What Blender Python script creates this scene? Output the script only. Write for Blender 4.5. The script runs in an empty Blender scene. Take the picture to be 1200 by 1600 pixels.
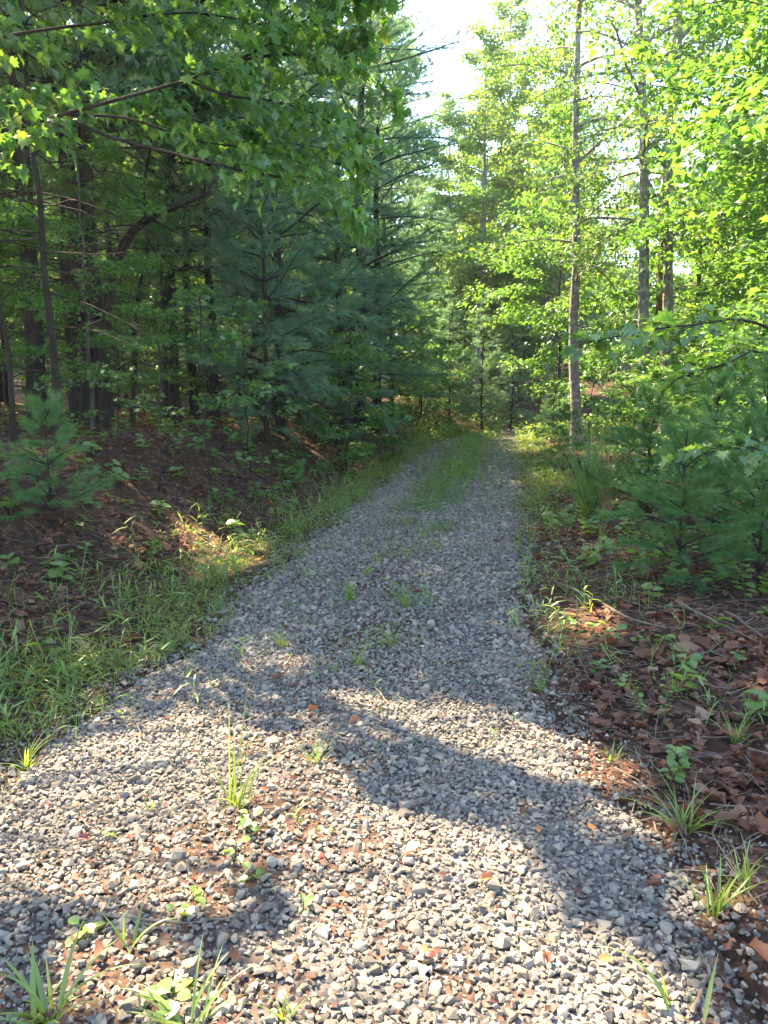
import bpy, bmesh, math, random
import numpy as np
from mathutils import Vector, Matrix

# ------------------------------------------------------------------ camera, sky, sun, exposure
scene = bpy.context.scene
COL = scene.collection
CAM_H = 1.5
FPX = 1209.0                      # focal length in pixels of the 1200 px wide photograph
HOR = 610.0
PITCH = math.atan((800.0 - HOR) / FPX)
cam_d = bpy.data.cameras.new('camera')
cam = bpy.data.objects.new('camera', cam_d)
COL.objects.link(cam)
cam.location = (0, 0, CAM_H)
cam.rotation_euler = (math.pi / 2 - PITCH, 0, 0)
cam_d.sensor_fit = 'HORIZONTAL'
cam_d.sensor_width = 36.0
cam_d.lens = 36.0 * FPX / 1200.0
cam_d.clip_start = 0.05
cam_d.clip_end = 1000
scene.camera = cam

SUN_AZ = math.radians(-44)        # left of straight ahead
SUN_EL = math.radians(51)
SUN = np.array([math.sin(SUN_AZ) * math.cos(SUN_EL), math.cos(SUN_AZ) * math.cos(SUN_EL), math.sin(SUN_EL)])
world = bpy.data.worlds.new('World')
scene.world = world
world.use_nodes = True
wn = world.node_tree
sky = wn.nodes.new('ShaderNodeTexSky')
sky.sky_type = 'NISHITA'
sky.sun_disc = False
sky.sun_elevation = SUN_EL
sky.sun_rotation = SUN_AZ % (2 * math.pi)
sky.air_density = 1.0
sky.dust_density = 0.7
sky.ozone_density = 1.2
wn.links.new(sky.outputs[0], wn.nodes['Background'].inputs[0])
wn.nodes['Background'].inputs[1].default_value = 0.11
sun_d = bpy.data.lights.new('sun', 'SUN')
sun_d.energy = 5.0
sun_d.angle = math.radians(0.53)
sun_d.color = (1.0, 0.79, 0.53)
sun_o = bpy.data.objects.new('sun', sun_d)
COL.objects.link(sun_o)
sun_o.rotation_euler = Vector(SUN).to_track_quat('Z', 'Y').to_euler()
sun_o.location = (-20, 20, 30)
vs = scene.view_settings
vs.view_transform = 'Standard'
vs.look = 'None'
vs.exposure = 2.85
vs.gamma = 1.0
scene.render.engine = 'CYCLES'
cy = scene.cycles
cy.max_bounces = 5
cy.diffuse_bounces = 3
cy.glossy_bounces = 2
cy.transmission_bounces = 3
cy.transparent_max_bounces = 4
cy.caustics_reflective = False
cy.caustics_refractive = False
cy.sample_clamp_indirect = 6.0
cy.use_denoising = True

rng = np.random.default_rng(11)
random.seed(5)

# ------------------------------------------------------------------ small helpers
_cp, _sp = math.cos(PITCH), math.sin(PITCH)
def ray(px, py):
    u = (px - 600.0) / FPX
    v = (800.0 - py) / FPX
    d = np.array([u, _cp + v * _sp, v * _cp - _sp])
    return d
def at(px, py, y):                # the point seen at a pixel of the photograph, y metres ahead
    d = ray(px, py)
    t = y / d[1]
    return np.array([d[0] * t, y, CAM_H + d[2] * t])
def flat(px, py, z=0.0):          # the point of the level z seen at a pixel
    d = ray(px, py)
    t = (z - CAM_H) / d[2]
    return np.array([d[0] * t, d[1] * t, z])
def pix(P):                       # pixel of a point (N,3)
    P = np.atleast_2d(P)
    q = P - np.array([0, 0, CAM_H])
    dep = q[:, 1] * _cp - q[:, 2] * _sp
    up = q[:, 1] * _sp + q[:, 2] * _cp
    dep = np.where(np.abs(dep) < 1e-6, 1e-6, dep)
    return 600 + FPX * q[:, 0] / dep, 800 - FPX * up / dep, dep
def sstep(a, b, x):
    t = np.clip((x - a) / (b - a), 0, 1)
    return t * t * (3 - 2 * t)

_wv = [(rng.uniform(0, 2 * math.pi), rng.uniform(0, 2 * math.pi)) for _ in range(24)]
def wave(x, y, scale, n=6, o=0):
    s = 0
    for i in range(n):
        a, p = _wv[(i + o) % 24]
        k = (1 + 0.37 * i) / scale
        s = s + np.sin((x * math.cos(a) + y * math.sin(a)) * k * 2.1 + p * (i + 1))
    return s / n

def mesh_obj(name, V, F, mat, parent=None, rnd=None, smooth=False, link=True):
    me = make_mesh(name, V, F, mat, rnd, smooth)
    o = bpy.data.objects.new(name, me)
    if link:
        COL.objects.link(o)
    if parent:
        o.parent = parent
    return o
def make_mesh(name, V, F, mat, rnd=None, smooth=False):
    V = np.asarray(V, dtype=np.float32).reshape(-1, 3)
    F = np.asarray(F, dtype=np.int32).reshape(-1, 3)
    me = bpy.data.meshes.new(name)
    me.vertices.add(len(V))
    me.vertices.foreach_set('co', V.ravel())
    me.loops.add(len(F) * 3)
    me.loops.foreach_set('vertex_index', F.ravel())
    me.polygons.add(len(F))
    me.polygons.foreach_set('loop_start', np.arange(0, len(F) * 3, 3, dtype=np.int32))
    me.polygons.foreach_set('loop_total', np.full(len(F), 3, dtype=np.int32))
    me.polygons.foreach_set('use_smooth', np.full(len(F), bool(smooth)))
    if rnd is not None:
        at_ = me.attributes.new('rnd', 'FLOAT', 'POINT')
        at_.data.foreach_set('value', np.asarray(rnd, dtype=np.float32))
    me.update(calc_edges=True)
    me.materials.append(mat)
    return me
def empty(name, loc, label=None, cat=None, group=None, rz=0.0, scale=1.0):
    o = bpy.data.objects.new(name, None)
    COL.objects.link(o)
    o.location = loc
    o.rotation_euler = (0, 0, rz)
    o.scale = (scale, scale, scale)
    o.empty_display_size = 0.2
    tag(o, label, cat, group)
    return o
def tag(o, label=None, cat=None, group=None, kind=None):
    if label: o['label'] = label
    if cat: o['category'] = cat
    if group: o['group'] = group
    if kind: o['kind'] = kind
    return o

class Acc:                        # collects triangles for one mesh
    def __init__(s): s.V = []; s.F = []; s.R = []; s.n = 0
    def add(s, V, F, r=0.5):
        V = np.asarray(V, float).reshape(-1, 3)
        s.V.append(V); s.F.append(np.asarray(F, int).reshape(-1, 3) + s.n)
        s.R.append(np.full(len(V), r) if np.isscalar(r) else np.asarray(r))
        s.n += len(V)
    def get(s): return np.concatenate(s.V), np.concatenate(s.F), np.concatenate(s.R)
    def obj(s, name, mat, parent=None, smooth=False):
        V, F, R = s.get()
        return mesh_obj(name, V, F, mat, parent, R, smooth)
    def mesh(s, name, mat, smooth=False):
        V, F, R = s.get()
        return make_mesh(name, V, F, mat, R, smooth)

def scatter(tem, P, M, S, R):     # template (V,F) placed N times: P (N,3), M (N,3,3), S (N,) or (N,3), R (N,)
    TV, TF = tem
    N = len(P)
    S = np.asarray(S, float)
    if S.ndim == 1: S = S[:, None].repeat(3, 1)
    V = TV[None, :, :] * S[:, None, :]
    V = np.einsum('nij,nkj->nki', M, V) + P[:, None, :]
    F = TF[None, :, :] + (np.arange(N) * len(TV))[:, None, None]
    return V.reshape(-1, 3), F.reshape(-1, 3), np.repeat(R, len(TV))

def frames(D, N):                 # matrices with Y along D and Z close to N
    D = D / np.maximum(np.linalg.norm(D, axis=1, keepdims=True), 1e-9)
    X = np.cross(D, N)
    X /= np.maximum(np.linalg.norm(X, axis=1, keepdims=True), 1e-9)
    Z = np.cross(X, D)
    return np.stack([X, D, Z], axis=2)
def rand_unit(n):
    v = rng.normal(size=(n, 3))
    return v / np.linalg.norm(v, axis=1, keepdims=True)

def tube(P, R, sides=6, cap=True):
    P = np.asarray(P, float); R = np.asarray(R, float)
    n = len(P)
    T = np.gradient(P, axis=0)
    T /= np.maximum(np.linalg.norm(T, axis=1, keepdims=True), 1e-9)
    ref = np.array([0.0, 0.0, 1.0]) if abs(T[0][2]) < 0.8 else np.array([1.0, 0.0, 0.0])
    X = np.cross(T, ref); X /= np.maximum(np.linalg.norm(X, axis=1, keepdims=True), 1e-9)
    Y = np.cross(T, X)
    a = np.linspace(0, 2 * math.pi, sides, endpoint=False)
    V = P[:, None, :] + R[:, None, None] * (np.cos(a)[None, :, None] * X[:, None, :] + np.sin(a)[None, :, None] * Y[:, None, :])
    V = V.reshape(-1, 3)
    i = np.arange(n - 1)[:, None] * sides
    j = np.arange(sides)[None, :]
    k = (j + 1) % sides
    A = (i + j).ravel(); B = (i + k).ravel(); C = (i + sides + k).ravel(); D = (i + sides + j).ravel()
    F = np.concatenate([np.stack([A, C, B], 1), np.stack([A, D, C], 1)])
    if cap:
        V = np.concatenate([V, P[-1:] + T[-1:] * R[-1]])
        m = len(V) - 1
        b = (n - 1) * sides
        F = np.concatenate([F, np.stack([b + np.arange(sides), np.full(sides, m), b + (np.arange(sides) + 1) % sides], 1)])
    return V, F
def curve(p0, d0, length, n=6, sag=0.0, wander=0.08):   # a bending branch line
    P = [np.array(p0, float)]
    d = np.array(d0, float); d /= np.linalg.norm(d)
    step = length / (n - 1)
    for i in range(n - 1):
        P.append(P[-1] + d * step)
        d = d + rng.normal(size=3) * wander + np.array([0, 0, -sag / (n - 1)])
        d /= np.linalg.norm(d)
    return np.array(P)
def lerp_line(P, t):
    s = t * (len(P) - 1)
    i = np.clip(np.floor(s).astype(int), 0, len(P) - 2)
    f = (s - i)[:, None]
    return P[i] * (1 - f) + P[i + 1] * f, P[i + 1] - P[i]

# ------------------------------------------------------------------ materials
def new_mat(name):
    m = bpy.data.materials.new(name)
    m.use_nodes = True
    nt = m.node_tree
    nt.nodes.clear()
    return m, nt, nt.nodes, nt.links
def ramp(N, stops):
    r = N.new('ShaderNodeValToRGB')
    e = r.color_ramp.elements
    while len(e) < len(stops): e.new(0.5)
    for k, (p, c) in enumerate(stops):
        e[k].position = p
        e[k].color = (c[0], c[1], c[2], 1)
    return r
def noise(N, L, scale, detail=4, rough=0.55, coord=None):
    t = N.new('ShaderNodeTexNoise')
    t.inputs['Scale'].default_value = scale
    t.inputs['Detail'].default_value = detail
    t.inputs['Roughness'].default_value = rough
    if coord is not None: L.new(coord, t.inputs['Vector'])
    return t

def leaf_mat(name, stops, trans, tmix=0.45, gloss=0.05, rough=0.42):
    m, nt, N, L = new_mat(name)
    a = N.new('ShaderNodeAttribute'); a.attribute_name = 'rnd'
    oi = N.new('ShaderNodeObjectInfo')
    mx = N.new('ShaderNodeMath'); mx.operation = 'MULTIPLY_ADD'
    L.new(oi.outputs['Random'], mx.inputs[0]); mx.inputs[1].default_value = 0.30; 
    sub = N.new('ShaderNodeMath'); sub.operation = 'MULTIPLY_ADD'
    L.new(a.outputs['Fac'], sub.inputs[0]); sub.inputs[1].default_value = 0.8; sub.inputs[2].default_value = -0.05
    L.new(sub.outputs[0], mx.inputs[2])
    r = ramp(N, stops); L.new(mx.outputs[0], r.inputs[0])
    df = N.new('ShaderNodeBsdfDiffuse'); L.new(r.outputs[0], df.inputs[0])
    tr = N.new('ShaderNodeBsdfTranslucent')
    mc = N.new('ShaderNodeMix'); mc.data_type = 'RGBA'; mc.blend_type = 'MULTIPLY'
    mc.inputs[0].default_value = 1.0
    L.new(r.outputs[0], mc.inputs[6]); mc.inputs[7].default_value = (trans[0] * tmix * 1.9, trans[1] * tmix * 1.9, trans[2] * tmix * 1.9, 1)
    L.new(mc.outputs[2], tr.inputs[0])
    ms = N.new('ShaderNodeAddShader')          # a leaf reflects and lets light through: both add up
    L.new(df.outputs[0], ms.inputs[0]); L.new(tr.outputs[0], ms.inputs[1])
    gl = N.new('ShaderNodeBsdfGlossy'); gl.inputs['Roughness'].default_value = rough
    gl.inputs[0].default_value = (1, 1, 1, 1)
    m2 = N.new('ShaderNodeMixShader'); m2.inputs[0].default_value = gloss
    L.new(ms.outputs[0], m2.inputs[1]); L.new(gl.outputs[0], m2.inputs[2])
    o = N.new('ShaderNodeOutputMaterial'); L.new(m2.outputs[0], o.inputs[0])
    return m
M_maple = leaf_mat('maple_leaf', [(0, (.030, .075, .022)), (.5, (.050, .115, .026)), (.85, (.075, .150, .028)), (1, (.13, .17, .03))], (2.1, 1.9, 0.75), .50, .045)
M_poplar = leaf_mat('broad_leaf', [(0, (.026, .064, .030)), (.35, (.042, .092, .034)), (.7, (.072, .128, .036)), (.93, (.11, .155, .034)), (1, (.17, .17, .03))], (2.3, 2.0, 0.7), .50, .045)
M_under = leaf_mat('understory_leaf', [(0, (.034, .082, .026)), (.6, (.058, .118, .030)), (1, (.10, .155, .034))], (2.0, 1.9, 0.75), .45, .05)
M_pine = leaf_mat('pine_needle', [(0, (.045, .090, .060)), (.6, (.070, .122, .080)), (1, (.10, .145, .075))], (1.5, 1.6, 0.95), .62, .04)
M_grass = leaf_mat('grass_blade', [(0, (.060, .105, .024)), (.5, (.095, .150, .032)), (.85, (.145, .185, .042)), (1, (.24, .21, .09))], (1.8, 1.7, 0.7), .45, .05)
M_tallgrass = leaf_mat('tall_grass_blade', [(0, (.040, .095, .032)), (.6, (.065, .130, .042)), (1, (.12, .17, .06))], (1.6, 1.6, 0.8), .45, .05)
M_weed = leaf_mat('weed_leaf', [(0, (.050, .105, .028)), (.6, (.085, .145, .034)), (1, (.14, .19, .045))], (1.9, 1.8, 0.7), .45, .05)
M_litter = leaf_mat('dead_leaf', [(0, (.036, .020, .015)), (.30, (.085, .040, .026)), (.58, (.150, .066, .038)), (.76, (.185, .105, .068)), (1, (.31, .235, .17))], (1.3, 1.0, 0.8), .25, .02, .6)
M_redleaf = leaf_mat('red_leaf', [(0, (.14, .028, .018)), (1, (.20, .050, .025))], (1.5, 1.0, .6), .35, .05)
M_orangeleaf = leaf_mat('orange_leaf', [(0, (.30, .10, .03)), (1, (.40, .17, .04))], (1.3, 1.0, .6), .35, .05)
M_paleleaf = leaf_mat('pale_leaf', [(0, (.32, .34, .16)), (1, (.42, .42, .22))], (1.2, 1.1, .7), .35, .05)
M_pine_young = leaf_mat('young_pine_needle', [(0, (.040, .095, .040)), (.6, (.062, .128, .048)), (1, (.10, .150, .05))], (1.6, 1.6, 0.75), .46, .03)
M_dry = leaf_mat('dry_grass', [(0, (.22, .16, .08)), (1, (.36, .28, .15))], (1.2, 1.0, .7), .3, .04)

def solid_mat(name, build, rough=0.85, bump=None, bdist=0.01, bstr=0.6, spec=0.25):
    m, nt, N, L = new_mat(name)
    p = N.new('ShaderNodeBsdfPrincipled')
    p.inputs['Roughness'].default_value = rough
    p.inputs['Specular IOR Level'].default_value = spec
    o = N.new('ShaderNodeOutputMaterial'); L.new(p.outputs[0], o.inputs[0])
    tc = N.new('ShaderNodeTexCoord')
    c, h = build(N, L, tc)
    L.new(c, p.inputs['Base Color'])
    if h is not None:
        b = N.new('ShaderNodeBump'); b.inputs['Strength'].default_value = bstr; b.inputs['Distance'].default_value = bdist
        L.new(h, b.inputs['Height']); L.new(b.outputs[0], p.inputs['Normal'])
    return m
def bark_build(stops, spots=None, zs=0.25, sc=14):
    def f(N, L, tc):
        mp = N.new('ShaderNodeMapping'); mp.inputs['Scale'].default_value = (1, 1, zs)
        L.new(tc.outputs['Object'], mp.inputs[0])
        n1 = noise(N, L, sc, 6, .65, mp.outputs[0])
        r = ramp(N, stops); L.new(n1.outputs[0], r.inputs[0])
        out = r.outputs[0]
        if spots:
            n2 = noise(N, L, 9, 3, .6, tc.outputs['Object'])
            r2 = ramp(N, [(.52, (0, 0, 0)), (.62, (1, 1, 1))]); L.new(n2.outputs[0], r2.inputs[0])
            mx = N.new('ShaderNodeMix'); mx.data_type = 'RGBA'
            L.new(r2.outputs[0], mx.inputs[0]); L.new(out, mx.inputs[6]); mx.inputs[7].default_value = (*spots, 1)
            out = mx.outputs[2]
        return out, n1.outputs[0]
    return f
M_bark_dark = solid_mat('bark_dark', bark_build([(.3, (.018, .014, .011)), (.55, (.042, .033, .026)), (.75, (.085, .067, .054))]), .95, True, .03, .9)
M_bark_grey = solid_mat('bark_grey', bark_build([(.3, (.12, .108, .092)), (.55, (.23, .212, .185)), (.75, (.33, .315, .28))], (.42, .42, .38)), .95, True, .02, .8)
M_bark_brown = solid_mat('bark_brown', bark_build([(.3, (.07, .04, .025)), (.55, (.15, .09, .055)), (.75, (.22, .14, .09))]), .95, True, .03, .9)
M_bark_mid = solid_mat('bark_mid', bark_build([(.3, (.040, .033, .027)), (.55, (.085, .073, .060)), (.75, (.14, .125, .105))]), .95, True, .02, .8)
M_twig = solid_mat('twig', bark_build([(.3, (.10, .075, .055)), (.6, (.22, .175, .14)), (.8, (.33, .28, .23))], None, 1, 30), .9, True, .003, .5)
M_stem = solid_mat('green_stem', bark_build([(.3, (.05, .08, .03)), (.7, (.10, .13, .05))], None, 1, 30), .8)

def soil_build(N, L, tc):
    n1 = noise(N, L, 3.0, 6, .7, tc.outputs['Object'])
    r1 = ramp(N, [(.30, (.028, .015, .010)), (.5, (.056, .032, .021)), (.72, (.092, .056, .037))])
    L.new(n1.outputs[0], r1.inputs[0])
    v = N.new('ShaderNodeTexVoronoi'); v.inputs['Scale'].default_value = 24; v.inputs['Randomness'].default_value = 1
    L.new(tc.outputs['Object'], v.inputs['Vector'])
    sep = N.new('ShaderNodeSeparateColor'); L.new(v.outputs['Color'], sep.inputs[0])
    r2 = ramp(N, [(0, (.030, .015, .010)), (.4, (.064, .033, .021)), (.75, (.112, .058, .035)), (1, (.18, .115, .075))])
    L.new(sep.outputs[0], r2.inputs[0])
    mx = N.new('ShaderNodeMix'); mx.data_type = 'RGBA'; mx.inputs[0].default_value = .62
    L.new(r1.outputs[0], mx.inputs[6]); L.new(r2.outputs[0], mx.inputs[7])
    n2 = noise(N, L, 40, 5, .7, tc.outputs['Object'])
    ad = N.new('ShaderNodeMath'); ad.operation = 'ADD'
    L.new(sep.outputs[1], ad.inputs[0]); L.new(n2.outputs[0], ad.inputs[1])
    return mx.outputs[2], ad.outputs[0]
M_soil = solid_mat('leaf_mould', soil_build, .95, True, .03, .8)

STONE = [(0, (.085, .077, .065)), (.25, (.152, .139, .117)), (.55, (.228, .206, .170)), (.8, (.315, .278, .220)), (.92, (.36, .28, .19)), (1, (.45, .39, .31))]
def stone_build(N, L, tc):
    a = N.new('ShaderNodeAttribute'); a.attribute_name = 'rnd'
    n1 = noise(N, L, 70, 4, .6, tc.outputs['Object'])
    ad = N.new('ShaderNodeMath'); ad.operation = 'MULTIPLY_ADD'
    L.new(n1.outputs[0], ad.inputs[0]); ad.inputs[1].default_value = .35
    s = N.new('ShaderNodeMath'); s.operation = 'SUBTRACT'; L.new(a.outputs['Fac'], s.inputs[0]); s.inputs[1].default_value = .175
    L.new(s.outputs[0], ad.inputs[2])
    r = ramp(N, STONE); L.new(ad.outputs[0], r.inputs[0])
    n2 = noise(N, L, 220, 3, .6, tc.outputs['Object'])
    return r.outputs[0], n2.outputs[0]
M_stone = solid_mat('gravel_stone', stone_build, .82, True, .002, .5, .35)
def stone1_build(N, L, tc):                 # single stones: colour from the object's own random number
    oi = N.new('ShaderNodeObjectInfo')
    n1 = noise(N, L, 70, 4, .6, tc.outputs['Object'])
    ad = N.new('ShaderNodeMath'); ad.operation = 'MULTIPLY_ADD'
    L.new(n1.outputs[0], ad.inputs[0]); ad.inputs[1].default_value = .35
    s = N.new('ShaderNodeMath'); s.operation = 'SUBTRACT'; L.new(oi.outputs['Random'], s.inputs[0]); s.inputs[1].default_value = .175
    L.new(s.outputs[0], ad.inputs[2])
    r = ramp(N, STONE); L.new(ad.outputs[0], r.inputs[0])
    n2 = noise(N, L, 220, 3, .6, tc.outputs['Object'])
    return r.outputs[0], n2.outputs[0]
M_stone1 = solid_mat('single_stone', stone1_build, .82, True, .002, .5, .35)
def gravel_build(N, L, tc):                 # the bed under the stones, and the far part of the drive
    v = N.new('ShaderNodeTexVoronoi'); v.inputs['Scale'].default_value = 30
    L.new(tc.outputs['Object'], v.inputs['Vector'])
    sep = N.new('ShaderNodeSeparateColor'); L.new(v.outputs['Color'], sep.inputs[0])
    r = ramp(N, [(0, (.07, .068, .066)), (.5, (.16, .155, .15)), (1, (.27, .26, .25))]); L.new(sep.outputs[0], r.inputs[0])
    n1 = noise(N, L, 1.6, 5, .65, tc.outputs['Object'])
    r1 = ramp(N, [(.42, (0, 0, 0)), (.62, (1, 1, 1))]); L.new(n1.outputs[0], r1.inputs[0])
    mx = N.new('ShaderNodeMix'); mx.data_type = 'RGBA'
    at_ = N.new('ShaderNodeAttribute'); at_.attribute_name = 'rnd'
    ad2 = N.new('ShaderNodeMath'); ad2.operation = 'MULTIPLY_ADD'; ad2.use_clamp = True
    L.new(at_.outputs['Fac'], ad2.inputs[0]); ad2.inputs[1].default_value = 1.6; L.new(r1.outputs[0], ad2.inputs[2])
    L.new(ad2.outputs[0], mx.inputs[0]); L.new(r.outputs[0], mx.inputs[6]); mx.inputs[7].default_value = (.080, .050, .035, 1)
    inv = N.new('ShaderNodeMath'); inv.operation = 'SUBTRACT'; inv.inputs[0].default_value = 1; L.new(v.outputs['Distance'], inv.inputs[1])
    return mx.outputs[2], inv.outputs[0]
M_gravel = solid_mat('gravel_bed', gravel_build, .9, True, .02, .9)

# ------------------------------------------------------------------ terrain
EY = np.array([-6, -1, 1.0, 2.0, 2.9, 3.8, 4.7, 6.2, 8.2, 12.5, 18, 22.7, 25, 28, 33, 40])
EL = np.array([-6.0, -4.2, -2.9, -2.05, -1.52, -1.30, -1.15, -1.02, -.68, -.02, .75, 1.55, 2.3, 3.8, 7.0, 12])
RY = np.array([-6, 1.0, 2.04, 2.83, 3.5, 4.1, 5.3, 7.6, 13, 22.7, 25, 28, 33, 40])
RX = np.array([1.3, 1.0, .95, .91, .87, .87, 1.02, 1.42, 2.32, 3.9, 4.8, 6.5, 10, 15.5])
def xl(y): return np.interp(y, EY, EL) + .06 * np.sin(y * 3.1) + .04 * np.sin(y * 7.3 + 1)
def xr(y): return np.interp(y, RY, RX) + .05 * np.sin(y * 2.7 + 2) + .04 * np.sin(y * 6.1)
def hgt(x, y):
    x = np.asarray(x, float); y = np.asarray(y, float)
    a = xl(y) - x
    b = x - xr(y)
    zl = -.03 * sstep(0, .3, a) + .92 * sstep(.4, 3.0, a) + np.clip(a - 3, 0, 14) * .045 + np.where(a > 0, 1, 0) * sstep(.3, 2, a) * (.07 * wave(x, y, 1.6) + .10 * wave(x, y, 4, 6, 7))
    zr = .02 * sstep(0, .4, b) + np.clip(b - .5, 0, 16) * .055 + sstep(.3, 2, b) * (.06 * wave(x, y, 1.6, 6, 3) + .08 * wave(x, y, 4, 6, 9))
    z = np.where(a > 0, zl, np.where(b > 0, zr, 0))
    inside = np.minimum(-a, -b)
    z = z - .06 * sstep(0, .12, inside)
    z = z + .02 * np.clip(y - 26, 0, 30) + 5.0 * sstep(42, 95, y)
    return z
def dz(x, y):                               # drive surface
    x = np.asarray(x, float); y = np.asarray(y, float)
    t = np.clip((x - xl(y)) / np.maximum(xr(y) - xl(y), .1), 0, 1)
    e = np.minimum(t, 1 - t)
    return -.035 * (1 - sstep(0, .06, e)) + .018 * sstep(.3, .5, e) + .012 * wave(x, y, .5, 5, 2) * sstep(0, .1, e) + .02 * np.clip(y - 26, 0, 30)
def gz(x, y):                               # whatever is on top
    ins = (x > xl(y)) & (x < xr(y))
    return np.where(ins, np.maximum(dz(x, y), hgt(x, y)), hgt(x, y))

def grid(xs, ys, zf):
    X, Y = np.meshgrid(xs, ys)
    Z = zf(X, Y)
    V = np.stack([X, Y, Z], 2).reshape(-1, 3)
    nx, ny = len(xs), len(ys)
    i = np.arange(ny - 1)[:, None] * nx; j = np.arange(nx - 1)[None, :]
    A = (i + j).ravel(); B = A + 1; C = A + nx + 1; D = A + nx
    return V, np.concatenate([np.stack([A, B, C], 1), np.stack([A, C, D], 1)])
tt = np.linspace(-1, 1, 210)
xs = np.sinh(tt * 4.6) / math.sinh(4.6) * 260
ty = np.linspace(-.42, 1, 240)
ys = 2 + np.sinh(ty * 4.6) / math.sinh(4.6) * 300
V, F = grid(xs, ys, hgt)
ground = mesh_obj('ground', V, F, M_soil, None, None, True)
tag(ground, 'sloping woodland floor of brown leaf mould beside the drive', 'ground', None, 'structure')

ys = np.concatenate([np.arange(-1.5, 8, .10), np.arange(8, 40, .2)])
ts = np.linspace(0, 1, 40)
Xg = xl(ys)[:, None] * (1 - ts)[None, :] + xr(ys)[:, None] * ts[None, :]
Yg = np.repeat(ys[:, None], 40, 1)
V = np.stack([Xg, Yg, dz(Xg, Yg)], 2).reshape(-1, 3)
i = np.arange(len(ys) - 1)[:, None] * 40; j = np.arange(39)[None, :]
A = (i + j).ravel()
F = np.concatenate([np.stack([A, A + 1, A + 41], 1), np.stack([A, A + 41, A + 40], 1)])
drive_V, drive_F = V, F
def median(x, y):                            # 0..1: how far the stones are worn and littered away
    c = (xl(y) + xr(y)) * .5 - .05
    m = np.exp(-((x - c) / .34) ** 2) * (.62 + .6 * wave(x, y, .8, 6, 4))
    e = np.minimum(x - xl(y), xr(y) - x)
    near_soil = np.exp(-((x + .42) / .38) ** 2 - ((y - 2.25) / .75) ** 2) * (.44 + .45 * wave(x, y, .25, 6, 14))
    edge = 1 - sstep(-.12, .18, e + .10 * wave(x, y, .4, 6, 8))
    return np.clip(np.maximum(np.maximum(m * .42, edge), near_soil), 0, 1)
drive = mesh_obj('gravel_drive', drive_V, drive_F, M_gravel, None, median(drive_V[:, 0], drive_V[:, 1]), True)
tag(drive, 'grey gravel drive running ahead between the woods', 'drive', None, 'structure')

# ------------------------------------------------------------------ where sun reaches the ground in front: gaps in the canopy
LIT = [
    [(-80, 1240), (120, 1165), (250, 1135), (420, 1150), (540, 1200), (570, 1290), (400, 1350), (250, 1340), (120, 1400), (-80, 1420)],
    [(530, 1092), (700, 1105), (820, 1130), (980, 1195), (1020, 1240), (900, 1222), (700, 1165), (550, 1145)],
    [(430, 1290), (540, 1235), (640, 1270), (720, 1300), (830, 1325), (850, 1385), (900, 1450), (1010, 1500), (1090, 1560), (1120, 1750), (520, 1750), (430, 1480), (480, 1400)],
    [(1050, 1350), (1190, 1370), (1200, 1440), (1060, 1430)],
    [(880, 1262), (980, 1250), (1060, 1310), (1000, 1335), (900, 1300)],
    [(90, 1500), (210, 1480), (300, 1530), (260, 1600), (140, 1590)],
    [(300, 1560), (420, 1530), (480, 1700), (300, 1700)],
    [(230, 1395), (330, 1380), (380, 1420), (300, 1450), (230, 1430)],
    [(870, 960), (960, 960), (980, 1010), (880, 1010)],
    [(290, 850), (420, 840), (410, 880), (300, 905)],
]
LITP = [np.array([flat(px, py)[:2] for px, py in poly]) for poly in LIT]
def in_poly(x, y, P):
    c = np.zeros(len(x), bool)
    j = len(P) - 1
    for i in range(len(P)):
        xi, yi = P[i]; xj, yj = P[j]
        if yi != yj:
            cond = ((yi > y) != (yj > y)) & (x < (xj - xi) * (y - yi) / (yj - yi) + xi)
            c ^= cond
        j = i
    return c
def in_light(P):                            # is a leaf at P (N,3) in the way of the sun patches
    gx = P[:, 0] - SUN[0] / SUN[2] * P[:, 2]
    gy = P[:, 1] - SUN[1] / SUN[2] * P[:, 2]
    gx = gx + .05 * wave(gx, gy, .35); gy = gy + .05 * wave(gx, gy, .3, 6, 5)
    near = (gx > -4) & (gx < 3) & (gy > .8) & (gy < 9)
    r = np.zeros(len(P), bool)
    idx = np.where(near)[0]
    if len(idx):
        h = np.zeros(len(idx), bool)
        for poly in LITP: h |= in_poly(gx[idx], gy[idx], poly)
        r[idx] = h
    return r

# ------------------------------------------------------------------ leaf shapes
def fold(pts, F): return np.array(pts, float), np.array(F, int)
T_simple = fold([(0, 0, 0), (-.36, .45, .10), (0, 1, -.05), (.36, .45, .10)], [(0, 2, 1), (0, 3, 2)])
def maple_template(detail=True):
    half = [(0, 0), (.16, -.08), (.42, .05), (.30, .20), (.60, .42), (.40, .48), (.30, .52), (.36, .80), (.17, .72), (0, 1.05)] if detail else [(0, 0), (.40, .05), (.28, .24), (.58, .48), (.26, .55), (0, 1.05)]
    right = half
    left = [(-x, y) for x, y in half[1:-1]][::-1]
    out = right + left
    P = [(0, .30, .0)] + [(x, y, .10 * abs(x) * 1.6 - .20 * max(0, y - .4) ** 2 - .03) for x, y in out]
    n = len(out)
    return fold(P, [(0, 1 + i, 1 + (i + 1) % n) for i in range(n)])
T_maple = maple_template(True)
T_maple_s = maple_template(False)
T_lobe = fold([(0, .32, .03), (0, 0, 0), (.50, .16, -.02), (.24, .46, .06), (0, 1.05, -.12), (-.24, .46, .06), (-.50, .16, -.02)],
              [(0, 1 + i, 1 + (i + 1) % 6) for i in range(6)])
def oval_template(w=.34):
    o = [(0, 0), (w * .75, .22), (w, .5), (w * .7, .78), (0, 1), (-w * .7, .78), (-w, .5), (-w * .75, .22)]
    P = [(0, .5, -.02)] + [(x, y, .22 * abs(x) - .18 * (y - .4) ** 2) for x, y in o]
    return fold(P, [(0, 1 + i, 1 + (i + 1) % 8) for i in range(8)])
T_oval = oval_template()
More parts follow.
